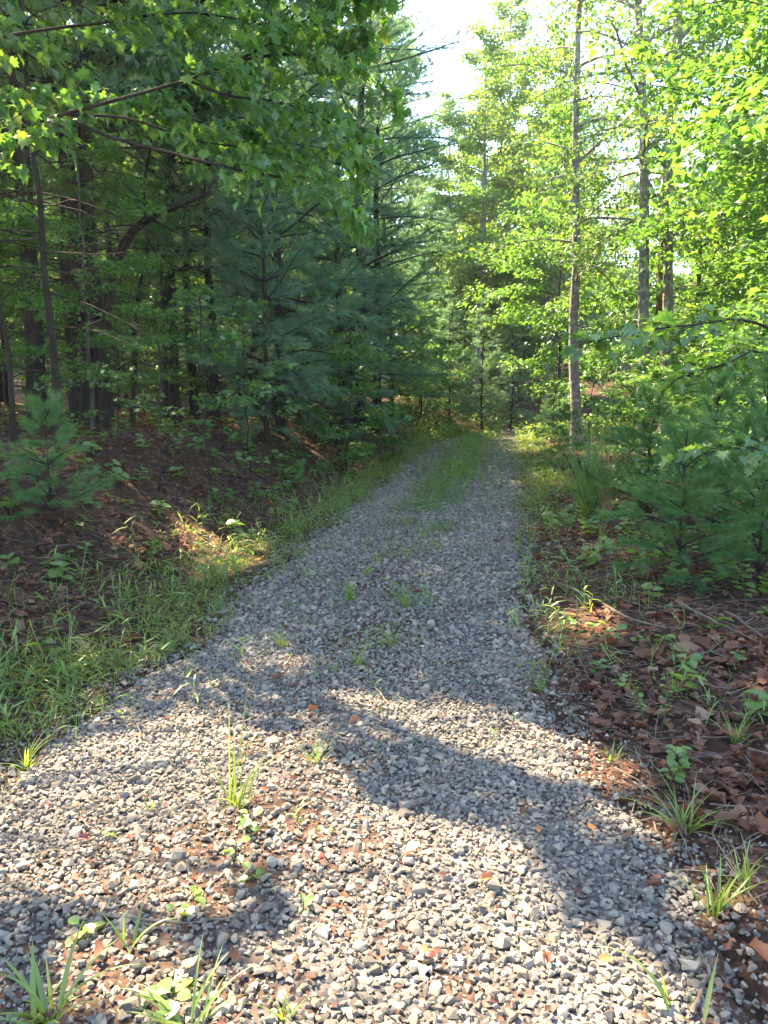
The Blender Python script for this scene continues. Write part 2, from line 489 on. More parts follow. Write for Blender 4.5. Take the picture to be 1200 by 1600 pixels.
T_round = oval_template(.46)
def needle_tuft(n, w, spread, seed):
    r = np.random.default_rng(seed)
    P = []; F = []
    for k in range(n):
        d = np.array([r.normal() * spread, 1.0, r.normal() * spread]); d /= np.linalg.norm(d)
        s = np.cross(d, r.normal(size=3)); s /= np.linalg.norm(s)
        l = r.uniform(.75, 1.1)
        b = np.array([0, r.uniform(-.35, .15), 0])
        P += [b - s * w, b + s * w, b + d * l + np.array([0, 0, -.10 * r.uniform(0, 1)])]
        F.append((3 * k, 3 * k + 1, 3 * k + 2))
    return fold(P, F)
T_tuft = needle_tuft(10, .026, .62, 3)
T_tuft_soft = needle_tuft(12, .024, .85, 7)
T_tuft_fine = needle_tuft(16, .018, .50, 4)

# ------------------------------------------------------------------ trees
class Proto: pass
NTRI = [0]
def build_wood(pieces, name, bark, drop=None):
    w = Acc()
    for k, (V, F, g) in enumerate(pieces):
        if drop is None or not drop[k]: w.add(V, F)
    return w.mesh(name, bark, True)
def finish(p, wood, name, bark, leafm, tem, LP, LM, LS, LR, LG):
    p.pieces = wood; p.bark = bark; p.G = LG
    p.wood = build_wood(wood, name + '_trunk', bark)
    NTRI[0] += len(p.wood.polygons)
    gs = np.array([g for _, _, g in wood])
    p.pc_n = np.array([len(V) for V, _, _ in wood])
    p.pc_v = np.concatenate([V for V, _, _ in wood])
    p.pc_i = np.repeat(np.arange(len(wood)), p.pc_n)
    p.pc_g = gs
    p.name = name; p.leafm = leafm; p.tem = tem
    p.P, p.M, p.S, p.R = LP, LM, LS, LR
    p.crown = None
    return p
def leaves_on(lines, per_m, size, spread, flatness, out_bias=.6, minlen=.1):
    """leaves along twig lines -> P, M, S, R"""
    PP, DD, RR, GG = [], [], [], []
    for ln, g in lines:
        Lg = np.linalg.norm(np.diff(ln, axis=0), axis=1).sum()
        n = rng.poisson(max(Lg * per_m, 1.0))
        if n == 0: continue
        t = rng.uniform(.08, 1.0, n)
        p, d = lerp_line(ln, t)
        PP.append(p); DD.append(d / np.maximum(np.linalg.norm(d, axis=1, keepdims=True), 1e-9))
        RR.append(np.full(n, rng.uniform(0, 1))); GG.append(np.full(n, g))
    P = np.concatenate(PP); D = np.concatenate(DD); B = np.concatenate(RR)
    n = len(P)
    off = rng.normal(size=(n, 3)) * spread * np.array([1, 1, .55])
    P = P + off
    dirv = D * out_bias + rand_unit(n) * np.array([1, 1, .35]) + np.array([0, 0, -.25])
    nor = np.array([0, 0, 1.0]) * flatness + rand_unit(n) * (1 - flatness * .6)
    M = frames(dirv, nor)
    S = size * rng.uniform(.6, 1.25, n)
    R = np.clip(.55 * B + .45 * rng.uniform(0, 1, n), 0, 1)
    return P, M, S, R, np.concatenate(GG)

def broadleaf(name, H, r0, base, crad, nlimb, bark, leafm, tem, size, per_m, lean=(0, 0), wob=.10, flat_=.6, droop=.5, twigs=8, sub=3, sides=9, low=.35, spread=.10, wood_lo=0):
    w = []
    n = 16
    z = np.linspace(-.25, H, n)
    ax = np.cumsum(rng.normal(size=n) * wob * H / n); ay = np.cumsum(rng.normal(size=n) * wob * H / n)
    ax -= ax[1]; ay -= ay[1]
    T = np.stack([ax + lean[0] * np.maximum(z, 0), ay + lean[1] * np.maximum(z, 0), z], 1)
    rad = r0 * (1 - .9 * (np.maximum(z, 0) / H) ** .85) + .3 * r0 * np.exp(-np.maximum(z, 0) * 5)
    w.append((*tube(T, np.maximum(rad, .008), sides), -1))
    lines = []
    for k in range(nlimb):
        f = (k + rng.uniform(.1, .9)) / nlimb
        zz = base + (H * .985 - base) * f ** 1.05
        p, _ = lerp_line(T, np.array([(zz + .25) / (H + .25)]))
        prof = (low + (1 - low) * math.sin(math.pi * min(1, .12 + .95 * f) ** .9)) * (1 - .35 * f)
        Lg = crad * prof * rng.uniform(.65, 1.15)
        az = k * 2.399963 + rng.normal() * .4
        el = .15 + .75 * f + rng.normal() * .15
        d = np.array([math.cos(az) * math.cos(el), math.sin(az) * math.cos(el), math.sin(el)])
        P = curve(p[0], d, Lg, 7, droop * (1 - .4 * f), .07)
        rl = max(.006, min(r0 * .33, .014 * Lg + .004) * (1 - .4 * f))
        w.append((*tube(P, np.linspace(rl, rl * .25, 7), 5), k))
        for q in range(twigs):
            t = .18 + .8 * (q + rng.uniform(0, 1)) / twigs
            b, dd = lerp_line(P, np.array([t])); b = b[0]; dd = dd[0] / np.linalg.norm(dd[0])
            side = np.cross(dd, [0, 0, 1]); side /= max(np.linalg.norm(side), 1e-6)
            s = 1 if q % 2 else -1
            d2 = dd * .75 + side * s * rng.uniform(.5, 1.0) + rng.normal(size=3) * .18
            l2 = Lg * (.20 + .34 * (1 - t)) * rng.uniform(.7, 1.3)
            P2 = curve(b, d2, l2, 5, droop * .5, .10)
            w.append((*tube(P2, np.linspace(max(.0035, rl * .32), .002, 5), 3, False), k))
            lines.append((P2, k))
            for u in range(sub):
                t3 = rng.uniform(.25, .95)
                b3, d3 = lerp_line(P2, np.array([t3])); d3 = d3[0] / np.linalg.norm(d3[0])
                s3 = np.cross(d3, [0, 0, 1]); s3 /= max(np.linalg.norm(s3), 1e-6)
                dd3 = d3 * .6 + s3 * (1 if u % 2 else -1) * rng.uniform(.5, 1) + rng.normal(size=3) * .2
                P3 = curve(b3[0], dd3, l2 * rng.uniform(.3, .6), 4, droop * .4, .10)
                lines.append((P3, k))
        lines.append((P[4:], k))
    LP, LM, LS, LR, LG = leaves_on(lines, per_m, size, spread, flat_)
    pr = finish(Proto(), w, name, bark, leafm, tem, LP, LM, LS, LR, LG)
    pr.H = H; pr.crad = crad
    return pr

def pine(name, H, r0, base, crad, bark, tem, size, per_m, whorl=.45, nb=5, dead=0, lean=(0, 0), sides=8, leafm=None, up=.15, rough=0.0):
    w = []
    g = 0
    n = 12
    z = np.linspace(-.2, H, n)
    ax = np.cumsum(rng.normal(size=n) * .03 * H / n); ay = np.cumsum(rng.normal(size=n) * .03 * H / n)
    ax -= ax[1]; ay -= ay[1]
    T = np.stack([ax + lean[0] * z, ay + lean[1] * z, z], 1)
    rad = np.maximum(r0 * (1 - .93 * np.maximum(z, 0) / H) + .2 * r0 * np.exp(-np.maximum(z, 0) * 5), .006)
    w.append((*tube(T, rad, sides), -1))
    lines = []
    zz = base
    az0 = 0
    while zz < H - .1:
        f = (zz - base) / (H - base)
        p, _ = lerp_line(T, np.array([(zz + .2) / (H + .2)]))
        az0 += rng.uniform(.4, 1.2)
        for k in range(nb):
            if rng.uniform() < .12: continue
            az = az0 + k * 2 * math.pi / nb + rng.normal() * .2
            Lg = crad * (1 - f) ** .75 * rng.uniform(.65, 1.15) * (.75 + .25 * min(1, f * 5)) + .12
            el = up + .55 * f + rng.normal() * (.08 + .20 * rough)
            Lg *= 1 + rough * rng.uniform(-.45, .25)
            d = np.array([math.cos(az) * math.cos(el), math.sin(az) * math.cos(el), math.sin(el)])
            P = curve(p[0], d, Lg, 6, .22 * (1 - f), .05 + .06 * rough)
            rl = .010 * Lg + .004
            g += 1
            w.append((*tube(P, np.linspace(rl, rl * .3, 6), 4, False), g))
            m = max(3, int(Lg / .16))
            for q in range(m):
                t = .22 + .78 * (q + rng.uniform(0, 1)) / m
                b, dd = lerp_line(P, np.array([min(t, 1)])); dd = dd[0] / np.linalg.norm(dd[0])
                side = np.cross(dd, [0, 0, 1]); side /= max(np.linalg.norm(side), 1e-6)
                d2 = dd * .9 + side * (1 if q % 2 else -1) * rng.uniform(.4, .9) + np.array([0, 0, .12]) + rng.normal(size=3) * (.12 + .25 * rough)
                lines.append((curve(b[0], d2, Lg * (.16 + .30 * (1 - t)) * rng.uniform(.8, 1.2) + .05, 4, .05, .06), g))
            lines.append((P[2:], g))
        zz += whorl * rng.uniform(.8, 1.2)
    for k in range(dead):
        zd = rng.uniform(.6, base + .8)
        p, _ = lerp_line(T, np.array([(zd + .2) / (H + .2)]))
        az = rng.uniform(0, 6.283)
        P = curve(p[0], [math.cos(az), math.sin(az), rng.uniform(-.25, .25)], rng.uniform(.5, 1.9), 6, rng.uniform(-.2, .5), .13)
        g += 1
        w.append((*tube(P, np.linspace(.011, .003, 6), 4, False), g))
        for q in range(3):
            b, dd = lerp_line(P, np.array([rng.uniform(.3, .95)]))
            w.append((*tube(curve(b[0], dd[0] / np.linalg.norm(dd[0]) + rng.normal(size=3) * .6, rng.uniform(.15, .5), 4, .1, .15), np.linspace(.005, .002, 4), 3, False), g))
    PP, DD, BB, GG = [], [], [], []
    for ln, g in lines:
        Lg = np.linalg.norm(np.diff(ln, axis=0), axis=1).sum()
        nn = max(1, rng.poisson(Lg * per_m))
        p, d = lerp_line(ln, rng.uniform(.1, 1, nn))
        PP.append(p); DD.append(d); BB.append(np.full(nn, rng.uniform())); GG.append(np.full(nn, g))
    P = np.concatenate(PP); D = np.concatenate(DD); B = np.concatenate(BB)
    D = D / np.linalg.norm(D, axis=1, keepdims=True) + rand_unit(len(D)) * .35 + np.array([0, 0, .1])
    M = frames(D, rand_unit(len(D)) * .5 + np.array([0, 0, 1]))
    S = size * rng.uniform(.75, 1.2, len(P))
    R = np.clip(.5 * B + .5 * rng.uniform(0, 1, len(P)), 0, 1)
    pr = finish(Proto(), w, name, bark, leafm or M_pine, tem, P, M, S, R, np.concatenate(GG))
    pr.H = H; pr.crad = crad
    return pr

def plant_tree(pr, name, x, y, label, cat='tree', group=None, rz=None, sc=1.0, crown_name='crown', z=None):
    rz = rng.uniform(0, 6.283) if rz is None else rz
    z = float(hgt(x, y)) if z is None else z
    e = empty(name, (x, y, z), label, cat, group, rz, sc)
    c, s = math.cos(rz), math.sin(rz)
    Rm = np.array([[c, -s, 0], [s, c, 0], [0, 0, 1]])
    W = (pr.P * sc) @ Rm.T + np.array([x, y, z])
    mid = W + ((pr.M[:, :, 1] * pr.S[:, None] * .6 * sc) @ Rm.T)
    bad = in_light(W) | in_light(mid)
    wood = pr.wood
    if bad.sum() > 12:
        # limbs that stand wholly in the gap are missing from the tree, others only lose twigs and leaves there
        pv = in_light((pr.pc_v * sc) @ Rm.T + np.array([x, y, z]))
        hit = np.bincount(pr.pc_i, weights=pv, minlength=len(pr.pieces)) / pr.pc_n
        drop = (hit > .12) & (pr.pc_g >= 0)
        first = {}
        for i, g in enumerate(pr.pc_g):
            if g >= 0 and g not in first: first[g] = i
        lost = np.array([g for g, i in first.items() if hit[i] > .2])
        drop |= np.isin(pr.pc_g, lost)
        bad |= np.isin(pr.G, lost)
        wood = build_wood(pr.pieces, pr.name + '_trunk', pr.bark, drop)
        NTRI[0] += len(wood.polygons)
    t = bpy.data.objects.new('trunk', wood); COL.objects.link(t); t.parent = e
    if bad.sum() > 12:
        k = ~bad
        V, F, R = scatter(pr.tem, pr.P[k], pr.M[k], pr.S[k], pr.R[k])
        me = make_mesh(pr.name + '_crown', V, F, pr.leafm, R)
        NTRI[0] += len(F)
    else:
        if pr.crown is None:
            V, F, R = scatter(pr.tem, pr.P, pr.M, pr.S, pr.R)
            pr.crown = make_mesh(pr.name + '_crown', V, F, pr.leafm, R)
            NTRI[0] += len(F)
        me = pr.crown
    o = bpy.data.objects.new(crown_name, me); COL.objects.link(o); o.parent = e
    return e
def tilt(e, tx, ty=0.0):                      # lean a planted tree (radians towards +x, +y)
    e.rotation_euler = (Matrix.Rotation(tx, 3, 'Y') @ Matrix.Rotation(-ty, 3, 'X') @ Matrix.Rotation(e.rotation_euler[2], 3, 'Z')).to_euler()
    return e

# prototypes
POP = [broadleaf('poplar%d' % k, 17 - k, .15, 4.2 + .5 * k, 3.5, 36, M_bark_grey, M_poplar, T_simple, .15, 31, wob=.06, flat_=.55, droop=.75, twigs=8, sub=4, spread=.15) for k in range(3)]
AIRY = broadleaf('airy_sapling', 3.2, .020, .5, 1.5, 13, M_bark_dark, M_under, T_maple_s, .105, 13, wob=.12, flat_=.88, droop=.25, twigs=6, sub=2, sides=6, spread=.05)
MAP = [broadleaf('maple%d' % k, 10.5 - k, .075, 1.6, 3.1, 32, M_bark_mid, M_maple, T_lobe, .125, 22, wob=.10, flat_=.75, droop=.45, twigs=8, sub=4, spread=.12) for k in range(2)]
UND = [broadleaf('sapling%d' % k, 3.6 - .5 * k, .022, .35, 1.35, 18, M_bark_dark, M_under, T_lobe, .105, 32, wob=.12, flat_=.85, droop=.25, twigs=6, sub=3, sides=6, spread=.07) for k in range(3)]
PTALL = [pine('pine%d' % k, 14 - k, .125, 4.2 - k * .8, 2.5, M_bark_dark, T_tuft, .14, 13.5, .48, 5, 26) for k in range(2)]
SLIM = [broadleaf('slim_poplar%d' % k, 18 - k, .15, 3.6 + .8 * k, 3.3, 30, M_bark_grey, M_poplar, T_simple, .115, 25 - 10 * k, wob=.03, flat_=.5, droop=1.0, twigs=7, sub=3, spread=.13) for k in range(2)]
POLE = [pine('pole_pine%d' % k, 9 - k, .048, 5.2, 1.3, M_bark_dark, T_tuft, .13, 8, .55, 4, 46) for k in range(2)]
PMID = [pine('young_pine%d' % k, 9.5 - 3 * k, .085 - .02 * k, 1.0 - k * .5, 2.4 - .4 * k, M_bark_dark, T_tuft_soft, .165, 18.5, .40, 6, 8, rough=1.0) for k in range(2)]
PSAP = [pine('pine_sapling%d' % k, 2.3 - .7 * k, .020, .18, 1.0 - .2 * k, M_bark_dark, T_tuft_fine, .12, 34, .20, 6, 0, up=.35, leafm=M_pine_young, rough=.9) for k in range(2)]

def X(px, y): return (px - 600) / FPX * y * 1.0 / _cp * 1.0

taken0 = []
# trees of the left wood that show their trunks
g_left = 'dark trunks of the left wood'
left = [
    (72, 11.0, PTALL[0], 1.05, 'pine_tree', 'thick dark trunk nearest the left edge of the photo'),
    (132, 12.6, PTALL[1], 1.1, 'pine_tree', 'left one of the paired thick dark trunks in the left wood'),
    (172, 11.6, PTALL[0], 1.0, 'pine_tree', 'right one of the paired thick dark trunks in the left wood'),
    (280, 14.0, PTALL[1], .78, 'pine_tree', 'slim dark pole pine right of the paired thick trunks'),
    (309, 15.3, PTALL[0], .75, 'pine_tree', 'slim pine with bare dead twigs, second right of the paired trunks'),
    (341, 14.6, PTALL[1], .80, 'pine_tree', 'slim straight pine standing before the bright gap in the left wood'),
    (402, 16.2, PTALL[0], .78, 'pine_tree', 'slim pine with bare lower branches beside the soft blue green pine'),
    (446, 18.0, PTALL[1], .85, 'pine_tree', 'slim pine trunk rising just behind the sunlit strip of bank'),
]
for px, y, pr, sc, nm, lab in left:
    plant_tree(pr, nm, X(px, y), y, lab, 'tree', g_left, None, sc)
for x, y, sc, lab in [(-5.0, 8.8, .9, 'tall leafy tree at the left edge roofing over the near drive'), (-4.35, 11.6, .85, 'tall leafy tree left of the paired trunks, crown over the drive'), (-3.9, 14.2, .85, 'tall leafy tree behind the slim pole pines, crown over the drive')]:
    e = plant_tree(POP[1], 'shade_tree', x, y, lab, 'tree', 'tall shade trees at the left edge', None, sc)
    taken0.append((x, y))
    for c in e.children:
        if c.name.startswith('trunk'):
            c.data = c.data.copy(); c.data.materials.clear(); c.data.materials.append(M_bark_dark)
# the soft white pines along the left edge of the drive
g_edge = 'white pines along the drive'
for px, y, pr, sc, lab in [
    (440, 15.0, PMID[0], 1.20, 'big soft blue green white pine reaching over the left verge'),
    (535, 19.5, PMID[0], 1.30, 'tall white pine against the sky gap, behind the big soft pine'),
    (470, 20.5, PMID[0], 1.2, 'white pine filling the gap behind the big soft pine, away from drive'),
    (562, 17.6, PTALL[0], 1.05, 'tall white pine with high boughs left of the sky gap'),
    (590, 20.5, PTALL[1], 1.0, 'tall white pine whose thin upper boughs edge the sky gap'),
    (612, 24.0, PMID[0], .92, 'bushy white pine standing left of the far bend'),
    (420, 12.8, PMID[1], .8, 'bushy young pine in front of the big soft pine'),
    (528, 16.5, PMID[1], .9, 'bushy young pine at the verge beside the big soft pine'),
    (700, 27.0, PMID[1], .72, 'young pine behind the far bend of the drive, left of the row'),
    (750, 27.5, PMID[1], .70, 'young pine with dark foot in the middle of the far bend'),
    (795, 28.2, PMID[1], .62, 'young pine at the right end of the dark row behind the bend'),
    (655, 28.5, PMID[1], .85, 'young pine with dark foot at the left end of the far row'),
]:
    plant_tree(pr, 'white_pine', X(px, y), y, lab, 'tree', g_edge, None, sc)
# the grey stemmed trees on the right
g_right = 'grey stemmed trees on the right'
tilt(plant_tree(SLIM[0], 'poplar_tree', X(897, 19), 19, 'slender grey stemmed tree nearest the drive with arching branches', 'tree', g_right, 2.0, .95), -0.045)
tilt(plant_tree(SLIM[1], 'poplar_tree', X(1000, 17), 17, 'thickest pale grey trunk on the right, sunlit at its foot', 'tree', g_right, .5, 1.0), -0.065)
tilt(plant_tree(SLIM[1], 'poplar_tree', X(1032, 17.6), 17.6, 'pale grey trunk just right of the thickest grey trunk', 'tree', g_right, 4.0, .95), -0.02)
plant_tree(POP[2], 'poplar_tree', X(845, 33), 33, 'tall tree between the slender grey stem and the sky gap', 'tree', g_right, 1.0, 1.0)
plant_tree(POP[0], 'poplar_tree', X(790, 38), 38, 'tall far tree just right of the sky gap', 'tree', g_right, 2.6, 1.05)
brown = plant_tree(SLIM[1], 'brown_barked_tree', X(1019, 22), 22, 'brown barked trunk seen between the two pale grey trunks', 'tree', g_right, 3.0, 1.1)
for c in brown.children:
    if c.name.startswith('trunk'):
        c.data = c.data.copy(); c.data.materials.clear(); c.data.materials.append(M_bark_brown)
# maples on the right whose branches fill the right edge
g_map = 'leafy maples on the right'
for x, y, k, sc, rz, lab in [
    (6.2, 9.2, 0, 1.0, .3, 'leafy maple just outside the right edge reaching branches into view'),
    (8.0, 12.5, 1, 1.1, 1.9, 'leafy maple at the right edge behind the pine saplings'),
    (10.2, 16.0, 0, 1.2, 3.1, 'tall leafy maple at the right edge behind the nearer maples'),
    (8.2, 20.5, 1, 1.2, 4.1, 'leafy maple standing behind the pale grey trunks'),
    (5.6, 25.0, 0, 1.0, 5.0, 'sunlit maple right of the far bend, behind the slender grey tree'),
    (12, 13.0, 0, 1.25, 2.2, 'maple in the right wood hidden mostly by its neighbours'),
]:
    plant_tree(MAP[k], 'maple_tree', x, y, lab, 'tree', g_map, rz, sc)

# random trees filling both woods
taken = [(X(a[0], a[1]), a[1]) for a in left] + taken0
def free(x, y, d):
    return all((x - a) ** 2 + (y - b) ** 2 > d * d for a, b in taken)
def fill(n, xr_, yr_, protos, name, label, group, dist, scr, margin=1.2, cond=None, cat='tree'):
    k = tries = 0
    while k < n and tries < n * 40:
        tries += 1
        x = rng.uniform(*xr_); y = rng.uniform(*yr_)
        if not free(x, y, dist): continue
        if xl(y) - margin < x < xr(y) + margin: continue
        if cond and not cond(x, y): continue
        taken.append((x, y))
        plant_tree(protos[rng.integers(len(protos))], name, x, y, label, cat, group, None, rng.uniform(*scr))
        k += 1
    return k
inview = lambda x, y: abs(x) < y * .62 + 2
fill(9, (-13, -4), (18, 30), PTALL + POP[:1], 'wood_tree', 'one of the dark slim trees deep in the left wood', 'trees deep in the left wood', 1.6, (.75, 1.1), 3, inview)
fill(10, (-14, -5.5), (2.5, 18), [POP[0], POP[1], PTALL[0]], 'shade_tree', 'tall tree of the left wood beyond the left edge of the photo', 'trees beyond the left edge', 2.0, (.8, 1.05), 3, lambda x, y: abs(x) > y * .52 + .6 and in_light(np.stack([np.full(40, x), np.full(40, y), np.linspace(.5, 15, 40)], 1)).mean() < .03)
fill(13, (-9, -3.2), (8.5, 20), POLE, 'pole_tree', 'one of the thin stems with bare dead twigs in the left wood', 'thin stems in the left wood', 1.0, (.8, 1.25), 2.2, inview)
fill(12, (-16, -2.5), (14, 34), MAP, 'understory_maple', 'one of the bright green leafy trees behind the dark trunks', 'leafy trees behind the left trunks', 1.6, (.55, 1.1), 2.5, inview)
fill(5, (-8, -3.5), (9, 18), POP[:2], 'wood_tree', 'one of the tall leafy trees shading the drive from the left wood', 'tall shade trees of the left wood', 1.6, (.9, 1.0), 3, lambda x, y: in_light(np.stack([np.full(40, x), np.full(40, y), np.linspace(.5, 15, 40)], 1)).mean() < .03)
fill(4, (-6.5, -3.4), (9, 13), MAP, 'understory_maple', 'one of the small airy maples among the dark trunks', 'small maples among the left trunks', 1.0, (.38, .55), 2.2, inview)
fill(30, (-36, 6), (33, 62), POP + MAP, 'far_tree', 'one of the pale green trees far behind the left wood', 'far trees left of the drive', 2.2, (.9, 1.15), 2.0, lambda x, y: inview(x, y) and not (.05 < x / y < .135 and y < 44))
fill(26, (3, 40), (27, 62), POP + MAP, 'far_tree', 'one of the pale green trees far behind the grey trunks', 'far trees right of the drive', 2.2, (.85, 1.1), 2.0, inview)
fill(8, (5.5, 16), (11, 27), MAP + POP[:1], 'right_wood_tree', 'one of the leafy trees deeper in the right wood', 'leafy trees of the right wood', 1.7, (.8, 1.1), 2.0, lambda x, y: inview(x, y) and x > y * .30)
# understory saplings
fill(15, (-10, -1.2), (8.0, 22), UND[1:] + [AIRY], 'maple_sapling', 'one of the small leafy saplings under the left trees', 'saplings under the left trees', .8, (.5, 1.2), 1.6, lambda x, y: inview(x, y) and x < -y * .08)
fill(26, (2.3, 12), (7.0, 24), UND, 'maple_sapling', 'one of the leafy saplings with flat layered leaves on the right', 'saplings under the right trees', .7, (.55, 1.15), .8, lambda x, y: inview(x, y) and x > y * .24 and not (.27 < x / y < (.385 if y > 9 else .42)))
fill(84, (-42, 42), (42, 76), UND, 'far_thicket_tree', 'one of the bushy trees closing the view far behind both woods', 'bushy trees far behind', 1.5, (2.2, 3.4), .6, inview)
fill(56, (-22, 24), (27, 46), UND, 'far_sapling', 'one of the low leafy saplings closing the view at the bend', 'saplings behind the bend', .9, (.9, 1.7), .6, inview)
# pine saplings
for px, y, k, sc, nm in [
    (80, 6.2, 1, .62, 'small soft pine sapling standing on the left bank'),
    (1115, 6.8, 0, .66, 'soft pine sapling right of the tall grass clump'),
    (1195, 5.4, 0, .66, 'pine sapling at the right edge with a thin dark stem'),
    (1010, 8.6, 1, .9, 'low pine sapling behind the tall grass clump'),
    (1140, 8.8, 0, .85, 'taller pine sapling behind the right hand saplings'),
    (1065, 5.7, 1, .72, 'smallest pine sapling on the right, low among seedlings'),
    (1240, 6.6, 0, .8, 'pine sapling cut by the right edge behind the thin stemmed one'),
]:
    plant_tree(PSAP[k], 'pine_sapling', X(px, y), y, nm, 'sapling', 'pine saplings by the drive', None, sc)


# ------------------------------------------------------------------ custom wood: the maple that overhangs from the left, a leaning tree
def spline(P, n):
    P = np.asarray(P, float)
    t = np.linspace(0, len(P) - 1, n)
    out = []
    for u in t:
        i = min(int(u), len(P) - 2); f = u - i
        p0 = P[max(i - 1, 0)]; p1 = P[i]; p2 = P[i + 1]; p3 = P[min(i + 2, len(P) - 1)]
        out.append(.5 * ((2 * p1) + (-p0 + p2) * f + (2 * p0 - 5 * p1 + 4 * p2 - p3) * f * f + (-p0 + 3 * p1 - 3 * p2 + p3) * f ** 3))
    return np.array(out)
def maple_part_tree(name, label, cat, base, trunk_pts, trunk_r, branches, leaf_size, per_m, nbig, group=None, leafm=None, hang=.55, twig_len=.38):
    """a tree whose larger leaves are parts of their own: trunk, branch, leaf, foliage"""
    leafm = leafm or M_maple
    e = empty(name, base, label, cat, group)
    B = np.array(base, float)
    w = Acc(); P = spline(trunk_pts, 12) - B
    w.add(*tube(P, np.linspace(trunk_r, trunk_r * .35, 12), 9))
    w.obj('trunk', M_bark_dark, e, True)
    LP, LD, LB, bro = [], [], [], []
    for pts, r in branches:
        ln = spline(pts, 26) - B
        a = Acc()
        a.add(*tube(ln, np.linspace(r, .0025, 26), 6))
        Lg = np.linalg.norm(np.diff(ln, axis=0), axis=1).sum()
        nt_ = int(Lg / .075)
        for q in range(nt_):
            t = .12 + .88 * (q + rng.uniform()) / nt_
            b, dd = lerp_line(ln, np.array([min(t, 1)])); dd = dd[0] / np.linalg.norm(dd[0])
            sd = np.cross(dd, [0, 0, 1]); sd /= max(np.linalg.norm(sd), 1e-6)
            d2 = dd * .8 + sd * (1 if q % 2 else -1) * rng.uniform(.4, 1.0) + np.array([0, 0, rng.uniform(-.45, .35)])
            tw = curve(b[0], d2, twig_len * rng.uniform(.5, 1.3) * (1.1 - .5 * t), 5, .35, .12)
            if in_light(tw + B).any(): continue
            a.add(*tube(tw, np.linspace(.0032, .0014, 5), 3, False))
            m = max(2, rng.poisson(per_m * twig_len))
            p, d = lerp_line(tw, rng.uniform(.25, 1, m))
            LP.append(p + rng.normal(size=(m, 3)) * np.array([.035, .035, .03])); LD.append(d / np.linalg.norm(d, axis=1, keepdims=True)); LB.append(np.full(m, len(bro)))
        bro.append(a.obj('branch', M_bark_dark, e, True))
    LB = np.concatenate(LB); LP = np.concatenate(LP); LD = np.concatenate(LD); n = len(LP)
    D = LD * .5 + rand_unit(n) * np.array([.9, .9, .4]) + np.array([0, 0, -hang])
    M = frames(D, np.array([0, 0, 1.0]) + rand_unit(n) * .75)
    M = M * np.stack([rng.uniform(.7, 1.1, n), np.ones(n), rng.uniform(.3, 3.2, n)], 1)[:, None, :]
    S = leaf_size * rng.uniform(.55, 1.25, n); R = rng.uniform(0, 1, n)
    keep = ~(in_light(LP + B) | in_light(LP + B + M[:, :, 1] * S[:, None] * .8))
    LP, M, S, R, LB = LP[keep], M[keep], S[keep], R[keep], LB[keep]
    px, py, dep = pix(LP + B)
    vis = (px > 5) & (px < 1195) & (py > 5) & (py < 1595) & (dep > 0)
    score = np.where(vis, S / dep, 0)
    order = np.argsort(-score)
    big = [k for k in order[:nbig] if vis[k]]
    leafmesh = [make_mesh('leaf', T_maple[0], T_maple[1], leafm, np.full(len(T_maple[0]), v)) for v in (.1, .3, .5, .7, .95)]
    for k in big:
        o = bpy.data.objects.new('leaf', leafmesh[int(R[k] * 4.99)]); COL.objects.link(o); o.parent = bro[LB[k]]
        m4 = Matrix.Identity(4)
        for i in range(3):
            for j in range(3): m4[i][j] = M[k][i][j] * S[k]
            m4[i][3] = LP[k][i]
        o.matrix_local = m4
    rest = np.ones(len(LP), bool); rest[big] = False
    if rest.any():
        V, F, Rr = scatter(T_maple, LP[rest], M[rest], S[rest], R[rest])
        f = mesh_obj('foliage', V, F, leafm, e, Rr); f['kind'] = 'stuff'
    return e
def L(*pts): return [at(*p) for p in pts]
tb = np.array([-4.5, 5.2, float(hgt(-4.5, 5.2)) - .1])
SHADE_LIMBS = []
for k in range(15):                          # its upper limbs, higher than the frame, that shade the drive in front
    yy = 3.6 + .22 * k; zz = 4.7 + .25 * (k % 3) + .05 * k
    SHADE_LIMBS.append(([tb + [0, 0, zz - tb[2] - .9], np.array([-3.6, .5 * (yy + 5.2), zz - .35]), np.array([-2.6, yy + .1, zz]), np.array([-1.4, yy, zz + .15]), np.array([-.3 - .2 * (k % 2), yy - .15, zz + .05])], .010))
